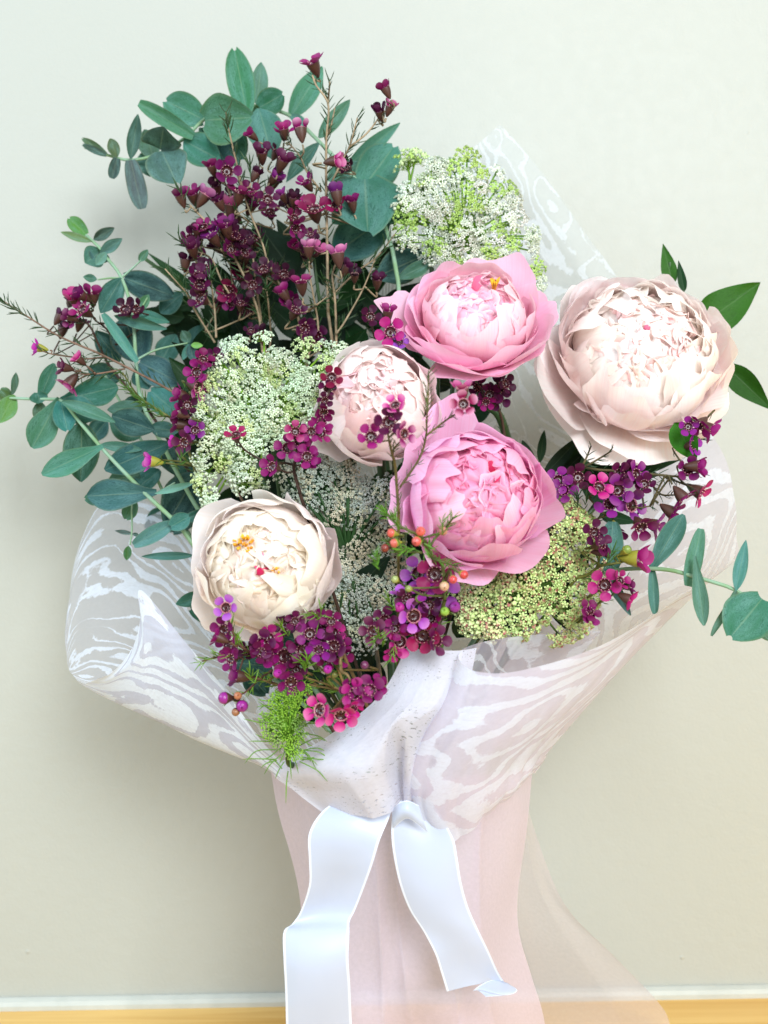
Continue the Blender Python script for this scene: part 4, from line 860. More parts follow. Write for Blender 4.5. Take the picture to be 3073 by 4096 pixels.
lace('unopened bright green feathery lace bud above the front paper fold', 1150, 2890, .262, (.0, .1, 1), 35,
 spiral(1160, 2840, 85, 110, 19, 0, jt=.25, seed=9) + [(1110,2790),(1140,2800),(1190,2790),(1185,2960),(1170,3000),(1160,2980),(1180,3020),(1080,2870),(1075,2930),(1100,2960),(1060,2880),(1200,2900),(1205,2940)],
 (.36, .66, .08), (.16, .36, .03), 'bud', 55, dome=35, stem=[(1300, 3000, .22)], bracts=44, colf2=(.34, .56, .14))
lace('tiny side facing lace floret cluster on a thin stalk above the upper lace flower', 1648, 640, .115, (.25, .75, .5), 62,
 [(1640, 635), (1670, 615), (1625, 655)], (.66, .82, .42), GR, 'open', 56, dome=25, stem=[(1690, 760, .11), (1750, 1700, .12)], colf2=(.5, .72, .2))
# ---------------------------------------------------------------- waxflower sprigs: twig, needles, flowers (> petals, stamens), buds
def wax_petal_mesh(seed, ln=.64, wd=.36):
    r_ = np.random.default_rng(seed); nr, ns = 5, 12; mb = MB()
    t = np.linspace(0, 1, nr)[:, None]; p = np.linspace(0, 2*math.pi, ns, endpoint=False)[None]
    x = ln*.5 + t*(ln*.5)*np.cos(p); y = t*wd*np.sin(p)*(1+.12*np.cos(p))
    r2 = (x/ln - .35)
    z = .30*(x/ln)**2*ln + .26*(y/wd)**2*wd + .03*np.sin(3*p+r_.uniform(0, 6))*t**2
    P = np.stack([x+0*p, y+0*t, z+0*p], -1); UV = np.stack([y/wd+0*p, x/ln+0*p], -1)
    mb.grid(P, UV, closed=True)
    return mb.mesh('petal', [M['wax']])
WP = [wax_petal_mesh(s) for s in (1, 2, 3)]
def lathe(mb, prof, seg=10, mi=0):
    P = np.array([[(r*math.cos(2*math.pi*k/seg), r*math.sin(2*math.pi*k/seg), z) for k in range(seg)] for r, z in prof]); mb.grid(P, None, mi, closed=True)
def calyx_mesh(matname):
    mb = MB(); lathe(mb, [(.06, -.98), (.17, -.82), (.30, -.55), (.39, -.28), (.435, -.05), (.445, .03)])
    lathe(mb, [(.445, .03), (.43, .07), (.39, .06), (.365, .0)], 10, 1)
    lathe(mb, [(.365, .0), (.33, -.10), (.2, -.16), (.08, -.15), (.03, -.10), (.02, .06), (.001, .08)], 10, 2)
    return mb.mesh('flower', [M[matname], M['rim'], M['cup']])
CAL = {'n': calyx_mesh('calyx'), 'g': calyx_mesh('calyx_green')}
mb = MB()
for k in range(10):
    a = 2*math.pi*k/10
    mb.ball((.355*math.cos(a), .355*math.sin(a), .10+.015*(k % 3)), .036, 5, 3)
    mb.tube([(.38*math.cos(a), .38*math.sin(a), .02), (.36*math.cos(a), .36*math.sin(a), .10)], .014, 3)
STM = mb.mesh('stamens', [M['stamen']])
mb = MB(); mb.ball((0, 0, .06), .46, 10, 7, sq=(1, 1, .92)); BUDB = None
lathe(mb, [(.05, -.95), (.14, -.75), (.30, -.4), (.44, -.1), (.475, .02), (.40, .10)], 10, 1)
BUD_ = {k: None for k in 'ng'}
for k in 'ng':
    m2 = MB(); m2.ball((0, 0, .06), .46, 10, 7, sq=(1, 1, .92)); lathe(m2, [(.05, -.95), (.14, -.75), (.30, -.4), (.44, -.12), (.478, -.02), (.44, .02)], 10, 1)
    BUD_[k] = m2.mesh('bud', [M['bud'], M['calyx' if k == 'n' else 'calyx_green']])
def nm():
    me = MB(); t = np.linspace(0, 1, 5)
    me.tube([(0, 0, 0), (.25, .02, 0), (.5, .03, .01), (.8, .0, .03), (1, -.03, .05)], [.022, .042, .046, .034, .008], 4); return me
NV = nm(); NVv = np.concatenate(NV.v); NVf = NV.f
COLS = {'d': (.070, .0015, .040), 'm': (.17, .002, .090), 'b': (.33, .006, .14), 'r': (.22, .003, .060), 'p': (.19, .010, .19), 'v': (.25, .05, .36),
        'k': (.036, .001, .020), 'l': (.42, .08, .24), 'g': (.36, .012, .30)}
FACE = {'f': (0, .12, 1), 'u': (.05, 1, .38), 'ul': (-.6, .9, .5), 'ur': (.6, .9, .5), 'l': (-1, .25, .35), 'r': (1, .15, .35), 'd': (.1, -.7, .8), 'dr': (.8, -.6, .45), 'dl': (-.8, -.6, .45),
        'fu': (.05, .55, .9), 'fl': (-.5, .2, .9), 'fr': (.5, .2, .9), 'fd': (0, -.3, 1)}
WG = 'waxflower sprigs'
def sprig(label, twigs, flowers, d, buds=(), needles=(26, 52), ncol=(.025, .075, .018), twcol=(.34, .25, .15), dj=.010, root=None, seed=1, r=.0011, tips=(), fs=49, cs=1.0):
    """twigs: lists of (crop, x, y[, ...]) running from the tip down; flowers: (crop, x, y, facing, colour, edge, scale)"""
    r_ = np.random.default_rng(seed)
    L_ = []
    for tw in twigs:
        k = tw[0]; L_.append([Q(k, a, b) for a, b in tw[1:]])
    root = root or (1595, 3225, .198)
    o = thing('waxflower_sprig', label, 'waxflower', W(*root), WG)
    org = Vector(o.location); mb = MB(); samples = []
    for i, pl in enumerate(L_):
        n = 8*len(pl); c2 = cr(pl, n) if len(pl) > 1 else np.array(pl)
        dep = d + np.linspace(0, 1, n)*(-.012) + .004*np.sin(np.linspace(0, 5, n)+i)
        pts = [W(x, y, q) for (x, y), q in zip(c2, dep)]
        rr = np.linspace(.55, 1, n)*r*(1 if i == 0 else .75)
        mb.tube([p-org for p in pts], list(rr), 5)
        samples += [(c2[j][0], c2[j][1], pts[j], pts[max(j-1, 0)]-pts[min(j+1, n-1)], i) for j in range(n)]
    # the main twig runs on into the tie
    e = L_[0][-1]; E3 = samples[8*len(L_[0])-1][2]
    P = cr([tuple(E3), tuple(E3.lerp(Vector(W(*root)), .5)-Vector((0, -.02, 0))), root and tuple(W(*root))], 14); mb.tube([Vector(p)-org for p in P], r, 5)
    NB = MB(); sp, ln = needles; sp *= .68
    def needle(p, a, L, s=1.0):
        a = a.normalized(); b = a.orthogonal().normalized(); ang = r_.uniform(0, 6.28); b = Quaternion(a, ang) @ b; c = a.cross(b)
        L = L*r_.uniform(.7, 1.2)
        V = NVv[:, :1]*L*np.array(a) + NVv[:, 1:2]*L*1.0*np.array(b) + NVv[:, 2:]*L*1.0*np.array(c)
        NB.add(V + np.array(p-org), NVf)
    pxm = PX(d); last = {}
    for (x, y, p, t, i) in samples:
        if i in last and (last[i]-p).length < sp*pxm: continue
        last[i] = p; t = t.normalized() if t.length > 1e-9 else Vector((0, 0, 1))
        for sgn in (1, -1):
            if r_.random() < .15: continue
            q = t.orthogonal().normalized(); q = Quaternion(t, r_.uniform(0, 6.28)) @ q
            if abs(q.dot(CF)) > .75: q = (q - CF*q.dot(CF)).normalized()
            needle(p, t*1.0 + q*r_.uniform(.45, .9)*sgn, ln*pxm)
    for (k, x, y, ax_, ay_, n_) in tips:                          # a tuft of needles at a growing tip, pointing (ax, ay)
        x, y = Q(k, x, y); p = W(x, y, d+.014); a = DIR(ax_, ay_, .45)
        for j in range(int(n_*1.5)): needle(p - a*(j % 4)*.0025, a + Vector(r_.normal(0, .42, 3)), ln*1.1*pxm)
    def attach(p, n, back, x, y, rad):
        base = p - n*back
        best = None
        for (sx, sy, q, t, i) in samples:
            L = (q-base).length + (.03 if sy < y+15 else 0)
            if best is None or L < best[0]: best = (L, q)
        q = best[1] if best else Vector(W(*root))
        if (q-base).length > .035: q = base + (q-base).normalized()*.035 if False else q
        m_ = base - n*(q-base).length*.35
        P = cr([tuple(base), tuple(m_), tuple(q)], 8); mb.tube([Vector(z)-org for z in P], [r*.55]*8, 4)
        if r_.random() < .8:
            for s_ in range(2): needle(Vector(P[4]), n + Vector(r_.normal(0, .5, 3)), ln*.85*pxm)
    behind = []
    if cs < 1:                      # the thick of the sprig: more dark blooms just behind the front ones
        for f in flowers:
            if f[2] > 150 and r_.random() < .75: behind.append((f[0], f[1]+r_.normal(0, 75), f[2]+abs(r_.normal(0, 75)), ('f', 'u', 'ul', 'ur', 'fr')[r_.integers(5)], 'dmk'[r_.integers(3)], .12, r_.uniform(.8, 1.05), 'n', -.012))
    for f in list(flowers) + behind:
        k, x, y, face, colr = f[:5]; edge = f[5] if len(f) > 5 else .12; sc = f[6] if len(f) > 6 else 1; cal = f[7] if len(f) > 7 else 'n'
        x, y = Q(k, x, y); dd = d + r_.uniform(-dj, dj) + .006 + (f[8] if len(f) > 8 else 0)
        fx, fy, fz = FACE[face]; n = (DIR(fx, fy, fz) + Vector(r_.normal(0, .13 if cs == 1 else .3, 3)) + Vector((0, 0, 0 if cs == 1 else .3))).normalized()
        rad = fs*sc*PX(dd)*r_.uniform(.86, 1.12)*(1.04 if cs < 1 else 1); p = W(x, y, dd) - n*rad*.1
        m4 = Matrix.Translation(p-org) @ n.to_track_quat('Z', 'Y').to_matrix().to_4x4() @ Matrix.Rotation(r_.uniform(0, 6.28), 4, 'Z') @ Matrix.Scale(rad, 4)
        base = tuple(a*cs for a in COLS[colr]); base = jit(base, .2, r_)
        rimc = tuple(min(1, a*.7+b) for a, b in zip(base[:3], (.05, .012, .025)))+(1,)
        if edge > .4: rimc = (.50, .16, .25, 1)
        fo = put('flower', CAL[cal], o, mat=m4, color=rimc)
        op = r_.uniform(-2, 20) + (14 if cs < 1 else 0) + (24 if face in ('u', 'ul', 'ur', 'l', 'r') else 0)
        for q in range(5):
            mp = Matrix.Rotation(2*math.pi*q/5 + r_.normal(0, .06), 4, 'Z') @ Matrix.Translation((.38, 0, .03)) @ Matrix.Rotation(R(-op+r_.normal(0, 7)), 4, 'Y') @ Matrix.Rotation(r_.normal(0, .12), 4, 'X') @ Matrix.Scale(r_.uniform(.92, 1.08), 4)
            put('petal', WP[r_.integers(3)], fo, mat=mp, color=(base[0], base[1], base[2], 1-edge))
        put('stamens', STM, fo)
        attach(p, n, rad*1.1, x, y, rad)
    for bd in buds:
        k, x, y, rp, colr = bd[:5]; cal = bd[5] if len(bd) > 5 else 'n'
        x, y = Q(k, x, y); dd = d+.008; n = (DIR(*(bd[6] if len(bd) > 6 else (r_.normal(0, .4), .35, .8)))).normalized(); rad = rp*PX(dd)*1.06
        m4 = Matrix.Translation(W(x, y, dd)-org) @ n.to_track_quat('Z', 'Y').to_matrix().to_4x4() @ Matrix.Scale(rad, 4)
        put('bud', BUD_[cal], o, mat=m4, color=colr)
        attach(W(x, y, dd), n, rad*.9, x, y, rad)
    mb.build('twig', [M['twig']], o, color=twcol+(1,))
    if NB.n: NB.build('needles', [M['needle']], o, color=ncol+(1,), kind='stuff')
    return o
TAN, BRNT, DRK = (.36, .27, .17), (.16, .06, .05), (.06, .03, .02)
sprig('tallest waxflower sprig topped by a single magenta flower above the bouquet',
  [['A', (1300,300),(1330,380),(1425,530),(1415,760),(1410,900),(1410,1300),(1415,1500),(1420,1800),(1425,2200)], ['A',(1440,350),(1432,440),(1425,530)], ['A',(1660,640),(1600,860),(1540,980),(1420,1230)], ['A',(1860,600),(1740,760),(1590,880)], ['A',(1110,840),(1200,950),(1260,1080),(1370,1230)], ['A',(1480,560),(1450,700),(1415,800)]],
  [('A',1297,190,'fu','b',.25,1.1),('A',1070,725,'ul','b',.2),('A',1205,725,'u','b',.75),('A',1495,985,'r','b',.7,.95),('A',1880,400,'ul','m',.15,.95),('A',1925,545,'ur','b',.55,.95),('A',1250,1150,'f','m',.1,1.05),('A',1310,1365,'f','r',.15,1.35),('A',1225,1320,'fl','b',.3,.9),('A',1150,1270,'ul','d',.1),('A',1490,1230,'u','p',.2),('A',1490,1330,'f','r',.1,1.1),('A',1160,1440,'f','m',.1),('A',1170,1530,'fd','m',.2)],
  .135, needles=(30, 52), twcol=TAN, cs=.8, seed=1)
sprig('waxflower sprig with two light pink flowers beside the large teal eucalyptus leaf',
  [['B',(1500,680),(1460,800),(1480,1000),(1490,1340),(1480,1700)], ['B',(1270,640),(1280,800),(1310,980),(1340,1150),(1360,1400)], ['C',(960,470),(820,650),(660,770),(490,930),(460,1000)], ['C',(800,680),(700,920),(560,1170),(490,1270)], ['B',(1400,850),(1470,940)],['B',(1420,970),(1270,1090)]],
  [('B',1270,565,'u','l',.8,1.1),('B',1350,590,'ur','l',.5,.9),('B',1500,620,'u','l',.7,1.15),('B',1210,850,'fu','m',.2,1.15),('B',1060,930,'l','m',.2,.9),('B',1170,1075,'fu','d',.25,1.1),('B',1240,1230,'d','d',.15),('B',1330,1290,'fd','d',.2,1.05),('C',640,790,'f','k',.0,.9),('B',1285,470,'f','d',.1,.7)],
  .145, needles=(30, 56), twcol=TAN, cs=.8, seed=2)
sprig('dense dark waxflower sprig with a pale diagonal twig at the upper left',
  [['B',(700,0),(790,270),(900,550),(940,680),(1040,880),(1140,1000),(1200,1200),(1250,1500)], ['A',(605,600),(640,780),(680,950),(740,1200),(790,1370)], ['A',(875,1000),(860,1180),(800,1350)], ['B',(560,600),(720,700),(930,820),(1040,880)], ['A',(600,1160),(640,1250),(700,1400),(790,1470)],['A',(1000,1100),(900,1250),(810,1400)]],
  [('A',490,1020,'ul','m',.15),('A',620,1065,'fu','m',.15,1.15),('A',805,770,'l','m',.1,.8),('A',895,905,'u','d',.15,1.1),('A',1070,970,'ur','d',.2,1.05),('A',1010,1110,'ur','p',.25,.9),('A',850,1080,'u','k',.1,.9),('A',545,1300,'ul','d',.1),('A',650,1335,'u','l',.65,1.15),('A',720,1230,'f','m',.15,1.05),('A',800,1225,'fr','m',.15,.9),('A',945,1290,'f','d',.15,1.1),('A',1050,1250,'ul','p',.2,.9),('A',600,1500,'fu','m',.15,1.1)],
  .125, needles=(26, 54), twcol=TAN, cs=.8, seed=3, tips=[('A',620,700,.0,1,7),('A',800,1030,0,1,6)])
sprig('dark waxflower sprig at the far upper left edge of the waxflower cluster',
  [['B',(320,240),(430,350),(520,420),(620,560),(700,700),(820,960),(880,1170),(900,1400)], ['B',(120,750),(200,840),(290,940),(360,1080),(470,1260),(520,1340)], ['B',(480,780),(500,940),(520,1100),(530,1300)], ['B',(420,620),(500,680),(570,840),(640,960)],['B',(300,760),(370,860),(440,960),(500,1060)]],
  [('B',240,160,'ul','m',.3,.9),('B',335,140,'u','m',.2,1.05),('B',445,150,'ur','l',.45,1.05),('B',430,410,'f','m',.15),('B',490,475,'f','p',.2,1.15),('B',600,400,'fu','m',.15,1.1),('B',370,430,'ul','d',.1,.9),('B',330,565,'ul','d',.15,1.1),('B',285,670,'u','d',.1,1.1),('B',430,740,'f','k',.1,1.05),('B',390,800,'f','d',.05),('B',395,880,'f','d',.1),('B',400,985,'f','d',.15,1.15),('B',690,480,'f','k',.1,1.1),('B',740,520,'fr','k',.05)],
  .13, needles=(26, 54), twcol=TAN, cs=.8, seed=4, tips=[('B',480,800,.1,1,8),('B',230,110,-.4,1,5),('B',240,530,-1,.5,5),('B',250,850,-.4,1,7)])
sprig('waxflower sprig with open claret flowers low in the middle of the upper left cluster',
  [['B',(800,480),(820,620),(840,800),(860,960),(890,1170),(910,1400)], ['B',(930,880),(955,1110),(970,1300)], ['B',(750,890),(860,960)], ['B',(640,700),(660,860),(700,1000)],['B',(1040,720),(970,880),(900,960)]],
  [('B',735,800,'fu','r',.15,1.15),('B',625,930,'f','r',.2,1.15),('B',650,1020,'fd','m',.2,1.0),('B',725,1020,'f','d',.15,.9),('B',760,620,'f','k',.1,1.1),('B',905,750,'f','k',.2,1.05),('B',1070,790,'f','k',.1),('B',830,500,'f','k',.05),('B',560,560,'f','k',.1),('B',820,880,'f','k',.1),('B',810,1240,'f','d',.1,.8),('B',720,740,'f','d',.1)],
  .115, needles=(24, 54), twcol=TAN, cs=.8, seed=5, tips=[('B',930,900,.1,1,8)])
sprig('bare waxflower twig reaching out to the left edge with five small flowers',
  [['D',(0,190),(120,270),(240,345),(420,460),(560,530),(730,600),(840,650),(1020,740),(1250,860),(1500,1000)], ['D',(340,610),(430,635),(570,655),(700,670),(840,655)], ['D',(540,740),(640,790),(770,790),(900,770),(1000,750)], ['D',(610,850),(690,800),(770,790)],['D',(660,700),(740,770),(770,790)]],
  [('D',300,580,'l','g',.3,.85,'g'),('D',620,665,'ul','b',.55,.85),('D',500,735,'l','d',.3,.95),('D',545,880,'dl','m',.45,1.1)],
  .15, needles=(34, 52), twcol=(.22, .13, .09), seed=6, tips=[('D',20,210,-.8,.6,5),('D',140,280,-.8,.6,4)], r=.0009)
sprig('waxflower clump beside the pale eucalyptus stem at the left',
  [['D',(640,360),(720,410),(790,560),(900,760),(1200,1100)], ['D',(700,280),(760,360),(850,430),(930,560)]],
  [('D',590,175,'ul','b',.35,1.15),('D',650,270,'fl','b',.25,1.1),('D',745,140,'u','m',.15,1.1),('D',545,325,'l','m',.3,.85),('D',560,360,'dl','m',.3,.7),('D',640,150,'ul','m',.1),('D',1000,270,'f','k',.1,1.0),('D',1085,270,'f','k',.1,.9)],
  .12, needles=(30, 44), twcol=DRK, cs=.75, seed=7)
sprig('waxflower sprig squeezed between the eucalyptus and the left lace flower',
  [['E',(480,240),(400,380),(330,520),(260,680),(280,900),(340,1100),(420,1350)], ['E',(60,730),(160,740),(240,860)], ['E',(-220,380),(-100,560),(20,650),(160,740)], ['E',(100,1080),(230,1090),(330,1110)],['E',(220,960),(250,1040),(300,1090)]],
  [('E',430,270,'fu','m',.1,1.05),('E',520,260,'f','d',.05,.9),('E',370,375,'f','m',.1,1.1),('E',395,495,'dr','m',.6,1.25),('E',230,555,'l','m',.25,1.15),('E',225,700,'l','m',.15,1.0),('E',215,790,'l','m',.2,1.0),('E',360,840,'f','p',.3,.9),('E',270,940,'fl','d',.15,1.1),('E',190,935,'l','g',.2,.85,'g'),('E',0,1090,'l','g',.45,1.15,'g'),('E',300,640,'f','k',.05),('E',300,780,'f','k',.05)],
  .20, needles=(30, 48), twcol=(.14, .15, .04), ncol=(.06, .16, .02), seed=8, tips=[('D',1010,900,-.7,.7,8),('D',1110,980,-.7,.7,8),('D',1240,1070,-.7,.7,6),('E',250,1060,.2,1,4)], dj=.006)
sprig('waxflower sprig with claret flowers draped over the right side of the left lace flower',
  [['E',(1450,480),(1400,640),(1330,850),(1250,1000),(1150,1120),(1200,1350)], ['E',(960,1120),(1060,1100),(1150,1120)], ['E',(690,900),(760,1000),(900,1080),(1060,1110)]],
  [('E',690,870,'fu','r',.1,1.05),('E',1455,415,'f','r',.1,1.15),('E',1420,510,'fd','d',.1,.9),('E',1400,600,'d','d',.2,.85),('E',1390,700,'d','m',.15,.9),('E',1375,775,'fr','m',.15,.95),('E',1165,850,'f','b',.4,1.1),('E',1290,850,'f','m',.15,1.05),('E',1375,865,'fr','m',.2,.9),('E',1100,980,'f','m',.2,1.1),('E',1195,930,'f','m',.1),('E',1255,1050,'f','m',.15,1.2),('E',970,1130,'fl','m',.15,1.15),('E',1290,1080,'fr','m',.1,.9)],
  .238, needles=(40, 40), twcol=DRK, seed=9, dj=.006)
sprig('waxflower sprig with dark eyed flowers standing in front of the blush peony',
  [['F',(700,840),(715,930),(740,1040),(765,1150),(790,1500)], ['F',(1030,390),(1025,600),(1015,760),(1010,880),(960,1060),(800,1300)], ['F',(1290,690),(1200,740),(1080,830),(1010,885)],['F',(840,900),(760,980),(740,1040)]],
  [('F',760,635,'fu','b',.75,1.1),('F',745,700,'fu','m',.1,.8),('F',710,775,'f','d',.1,1.2),('F',570,890,'f','m',.2,1.25),('F',840,870,'fr','m',.75,1.25),('F',1310,630,'f','r',.85,1.15),('F',1300,500,'u','b',.55,1.15)],
  .292, needles=(26, 40), twcol=(.13, .10, .03), ncol=(.06, .11, .02), seed=10, dj=.003, tips=[('F',1030,420,.1,1,6),('F',1010,620,.1,1,5)], r=.0009)
sprig('dark claret waxflowers in the gap below the open pink peony',
  [['F',(1430,480),(1500,580),(1600,700),(1640,900)],['F',(1600,500),(1580,600),(1600,700)]],
  [('F',1430,500,'f','d',.1,1.15),('F',1520,560,'f','d',.1,1.1),('F',1600,500,'f','k',.05,1.1),('F',1590,590,'fd','d',.1,1.05),('F',1490,620,'d','m',.1,.85),('F',1650,470,'fr','k',.05)],
  .17, needles=(30, 40), twcol=DRK, seed=11)
sprig('magenta waxflowers peeping between the left lace flower and the open pink peony',
  [['C',(910,1080),(930,1250),(940,1400)],['C',(760,1130),(800,1300),(900,1400)]],
  [('C',905,1080,'u','m',.2,1.1),('C',925,1255,'f','b',.15,1.25),('C',765,1130,'f','k',.05),('C',1000,1330,'f','v',.2,.8)],
  .20, needles=(30, 44), twcol=DRK, seed=12, dj=.004)
sprig('waxflower spray with green and purple tips under the creamy white peony',
  [['G',(400,230),(440,400),(520,560),(640,640),(760,700),(900,800),(1100,1000),(1300,1300)], ['G',(220,690),(330,660),(480,640),(640,640)], ['G',(480,800),(600,810),(700,830),(820,880)], ['G',(430,990),(560,940),(680,830),(780,760)], ['G',(400,520),(500,540),(600,600)]],
  [('G',405,260,'f','v',.45,1.25),('G',385,440,'fl','m',.1,1.2),('G',340,495,'l','m',.1),('G',425,560,'f','m',.15,1.1),('G',440,670,'fl','m',.1),('G',490,810,'l','m',.25,1.2),('G',700,550,'f','d',.2,1.15),('G',690,620,'f','d',.05),('G',760,500,'fr','m',.1),('G',580,600,'f','k',.1)],
  .255, buds=[('G',398,985,52,(.28,.015,.24,1),'n',(-.8,.1,.6)),('G',502,967,34,(.42,.16,.08,1),'n',(.2,.3,.9)),('G',537,1048,50,(.28,.015,.24,1),'n',(.1,-.1,1)),('G',487,1096,34,(.30,.13,.06,1),'n',(-.4,-.5,.7))],
  needles=(26, 46), twcol=(.12, .05, .03), ncol=(.15, .33, .02), seed=13, dj=.008, tips=[('G',490,500,.0,.6,10),('G',210,700,-1,-.2,4),('G',600,790,-.2,.6,7),('G',330,630,-1,.2,4)], root=(1590, 3150, .21))
sprig('waxflower spray with round magenta buds crossing the middle of the bottom cluster',
  [['G',(1190,560),(1280,640),(1300,740),(1350,880),(1400,1100)], ['G',(1060,660),(1180,760),(1290,850),(1370,920)], ['G',(700,840),(820,880),(1000,870),(1200,900),(1340,930)], ['G',(1040,820),(1200,870),(1330,920)],['G',(830,680),(960,740),(1100,800)]],
  [('G',870,650,'f','m',.2,1.4),('G',1015,600,'f','d',.15,1.2),('G',1080,470,'f','p',.2,1.25),('G',1195,440,'f','d',.1,1.15),('G',1280,460,'fr','b',.2,1.1),('G',1270,570,'f','d',.25,1.2),('G',1335,545,'ur','m',.2,.95),('G',1150,600,'fd','p',.05,1.0),('G',930,860,'fd','m',.15,1.25),('G',970,760,'f','d',.15,1.05),('G',1225,680,'d','m',.15,1.0),('G',1335,650,'fr','m',.15,.95),('G',750,640,'f','m',.1),('G',960,370,'f','d',.1),('G',880,400,'f','k',.05),('G',1140,370,'f','m',.1),('G',1250,370,'f','m',.1)],
  .25, buds=[('G',820,790,40,(.40,.02,.30,1),'g'),('G',1222,757,38,(.40,.02,.30,1),'g'),('G',1520,722,36,(.16,.03,.10,1)),('G',1280,800,24,(.20,.20,.05,1),'g')],
  needles=(30, 44), twcol=(.25, .17, .06), ncol=(.14, .30, .02), seed=14, dj=.008, tips=[('G',1170,290,.2,1,9),('G',1080,310,-1,.2,7),('G',1060,680,.2,1,12),('G',860,410,-.4,.8,9),('G',1000,690,-.8,.3,5)], root=(1590, 3150, .21))
sprig('pink rimmed waxflowers hanging over the edge of the fibre paper',
  [['G',(1430,900),(1380,800),(1330,760),(1330,600)], ['G',(1150,1080),(1240,1090),(1330,1000),(1400,900)],['G',(1330,1100),(1370,1000),(1420,900)]],
  [('G',1150,1080,'fl','b',.55,1.3),('G',1330,1130,'fd','b',.5,1.35),('G',1440,950,'fr','b',.3,1.5),('G',1400,900,'f','m',.15,1.1),('G',1560,920,'fu','m',.25,1.2),('G',1625,880,'f','m',.15,.9),('G',1430,1070,'d','b',.1,.8)],
  .275, needles=(40, 40), twcol=(.20, .13, .05), ncol=(.04, .11, .02), seed=15, dj=.004, root=(1590, 3150, .21))
sprig('waxflower sprig with coral berry buds beside the candy pink peony',
  [['H',(480,200),(560,280),(640,330),(740,380),(800,450),(860,560),(940,620),(960,900)], ['H',(560,500),(660,515),(780,520)], ['H',(1030,240),(960,330),(880,410),(830,500)], ['H',(500,430),(560,470),(640,500)],['H',(1060,630),(960,600),(860,570)]],
  [],
  .288, buds=[('H',535,365,39,(.62,.10,.08,1),'g',(-.8,.2,.6)),('H',558,445,39,(.60,.13,.10,1),'g',(-.8,-.1,.6)),('H',482,485,36,(.20,.03,.02,1),'n',(-.6,0,.8)),('H',735,430,41,(.62,.10,.09,1),'g',(-.3,-.2,.9)),('H',766,352,41,(.64,.10,.08,1),'g',(-.2,.2,.9)),('H',945,348,36,(.50,.20,.16,1),'g',(0,.1,1)),('H',1110,697,38,(.55,.05,.05,1),'g',(.5,-.2,.8)),('H',1025,736,36,(.55,.05,.06,1),'g',(.1,-.3,.9)),('H',956,790,40,(.58,.34,.22,1),'g',(0,-.2,1)),('H',560,735,32,(.32,.38,.14,1),'g'),('H',670,810,28,(.24,.30,.08,1),'g')],
  needles=(20, 46), twcol=(.10, .12, .03), ncol=(.10, .28, .02), seed=16, dj=.003, tips=[('H',480,190,-.7,.7,10),('H',560,240,-.4,.8,8),('H',940,270,0,1,8),('H',620,500,-.9,-.1,8),('H',800,520,.1,-1,4),('H',400,560,-.3,.9,9)], root=(1590, 3150, .21))
sprig('violet and magenta waxflowers in the middle above the fibre paper',
  [['H',(740,720),(800,860),(860,1000),(900,1200),(920,1400)], ['H',(480,1080),(600,1100),(700,1160),(850,1240)], ['H',(560,960),(680,1000),(800,1060)],['H',(1040,960),(950,1040),(900,1140)]],
  [('H',880,695,'f','r',.15,1.55),('H',740,690,'fl','v',.35,1.4),('H',790,810,'f','p',.1,1.1),('H',930,850,'fd','v',.35,1.4),('H',715,1030,'fd','v',.55,1.6),('H',600,835,'ul','v',.3,1.0),('H',655,890,'f','d',.2,1.15),('H',480,1060,'f','d',.2,1.25),('H',605,1235,'f','b',.5,1.45),('H',780,1190,'f','r',.2,1.5),('H',900,1225,'fr','d',.2,1.15),('H',380,1150,'fl','d',.3,1.2),('H',690,1100,'f','p',.15,1.1),('H',850,1050,'f','m',.1,1.1),('H',540,1330,'d','b',.1,.9),('H',840,940,'f','k',.05,1.1),('H',560,1130,'f','m',.1,1.1)],
  .262, buds=[('H',598,960,44,(.42,.02,.26,1),'n'),('H',1040,957,48,(.24,.02,.24,1),'n'),('H',960,992,38,(.26,.44,.06,1),'g'),('H',755,890,34,(.14,.24,.03,1),'g')],
  needles=(30, 44), twcol=DRK, ncol=(.13, .30, .02), seed=17, dj=.008, tips=[('H',430,1180,-.3,1,9),('H',400,1220,-.6,-.5,6),('H',510,900,-.5,.8,8),('H',530,1360,-.2,-.6,6)], root=(1590, 3150, .21))
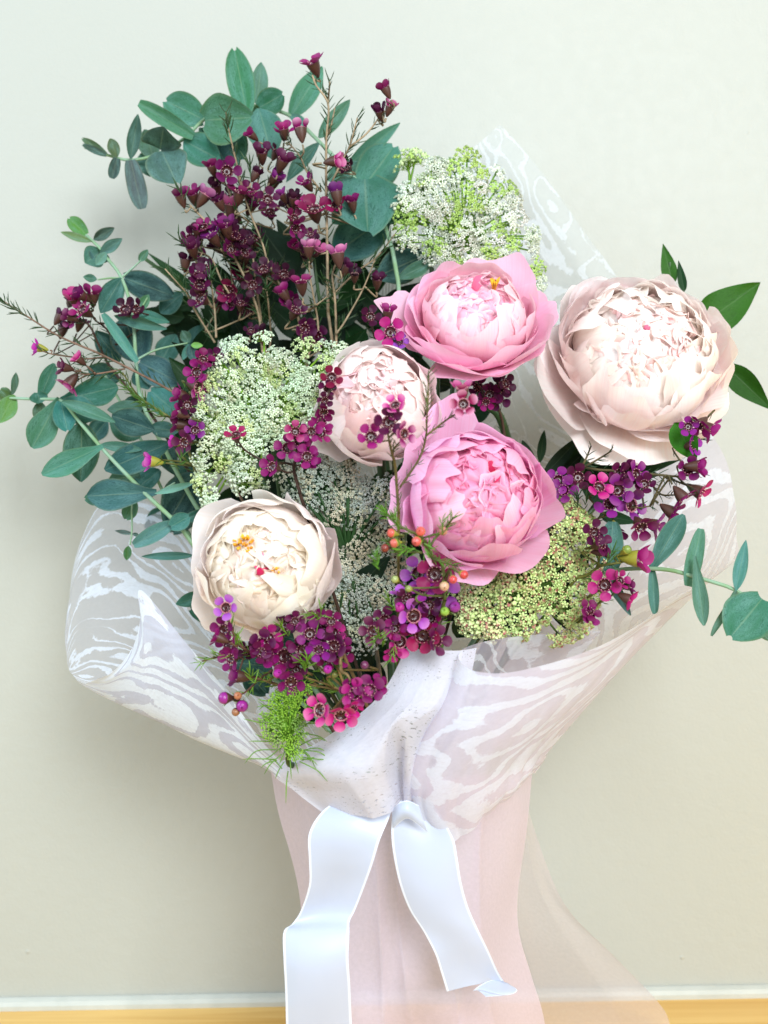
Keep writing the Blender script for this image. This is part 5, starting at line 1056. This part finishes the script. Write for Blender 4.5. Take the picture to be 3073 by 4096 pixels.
sprig('waxflower spray with purple open flowers under the largest blush peony at the right',
  [['I',(1400,580),(1240,610),(1090,600),(800,570),(600,560),(450,545),(380,640),(300,900)], ['I',(1340,700),(1240,660),(1110,610)], ['I',(1200,760),(1080,750),(980,620)], ['I',(690,410),(560,490),(450,545)], ['I',(530,370),(490,470),(450,545)], ['I',(1400,310),(1330,260),(1200,200)],['I',(1000,850),(880,860),(760,800),(640,640)],['I',(700,900),(560,960),(470,990)]],
  [('I',270,640,'f','p',.2,1.2),('I',310,720,'f','p',.25,1.25),('I',430,615,'f','d',.15,1.1),('I',600,690,'fu','b',.4,1.25),('I',760,590,'f','d',.15,1.15),('I',750,720,'f','p',.35,1.35),('I',900,590,'fr','p',.35,1.2),('I',680,830,'f','p',.15,1.25),('I',860,840,'fr','p',.45,1.3),('I',960,670,'f','d',.1,1.05),('I',1390,205,'dl','m',.1,1.05),('I',1490,240,'dr','m',.15,1.15),('I',1310,210,'f','p',.1,.9),('I',1350,360,'fr','p',.1,1.15),('I',1310,550,'f','m',.2,1.3),('I',1395,530,'r','m',.1,1.05),('I',1420,750,'dr','b',.15,1.4),('I',1270,790,'dr','m',.15,1.3),('I',1190,910,'dr','m',.2,1.25),('I',1060,1010,'dr','p',.4,1.25),('I',935,1020,'d','m',.3,1.2),('I',720,1060,'d','m',.15,1.0,'g'),('I',830,570,'f','d',.1)],
  .195, needles=(34, 44), twcol=(.10, .08, .03), ncol=(.015, .06, .015), seed=18, dj=.008, tips=[('I',430,770,0,1,10),('I',500,780,.2,1,7)])
sprig('waxflower sprig at the right edge of the red flecked lace flower',
  [['I',(840,1280),(760,1300),(640,1320),(580,1340),(500,1400),(420,1420)], ['I',(640,1480),(600,1520),(500,1580)], ['I',(800,1460),(700,1560),(600,1620)],['I',(600,1150),(600,1250),(580,1340)]],
  [('I',560,1060,'f','d',.1,1.15),('I',620,1150,'fr','d',.1,1.05),('I',630,1210,'r','k',.1),('I',920,1270,'r','b',.25,1.5,'g'),('I',640,1480,'f','b',.25,1.25),('I',770,1440,'fr','b',.2,1.0),('I',845,1490,'r','m',.2,.9),('I',840,1600,'dr','b',.2,1.05),('I',530,1720,'fr','m',.2,1.0),('J',235,1085,'fr','m',.2,1.0)],
  .218, buds=[('I',815,1200,40,(.20,.28,.05,1),'g',(.6,.5,.6))], needles=(34, 44), twcol=(.14, .15, .03), ncol=(.06, .18, .03), seed=19, root=(1600, 3225, .12), dj=.005, tips=[('I',700,1220,.3,1,7)])
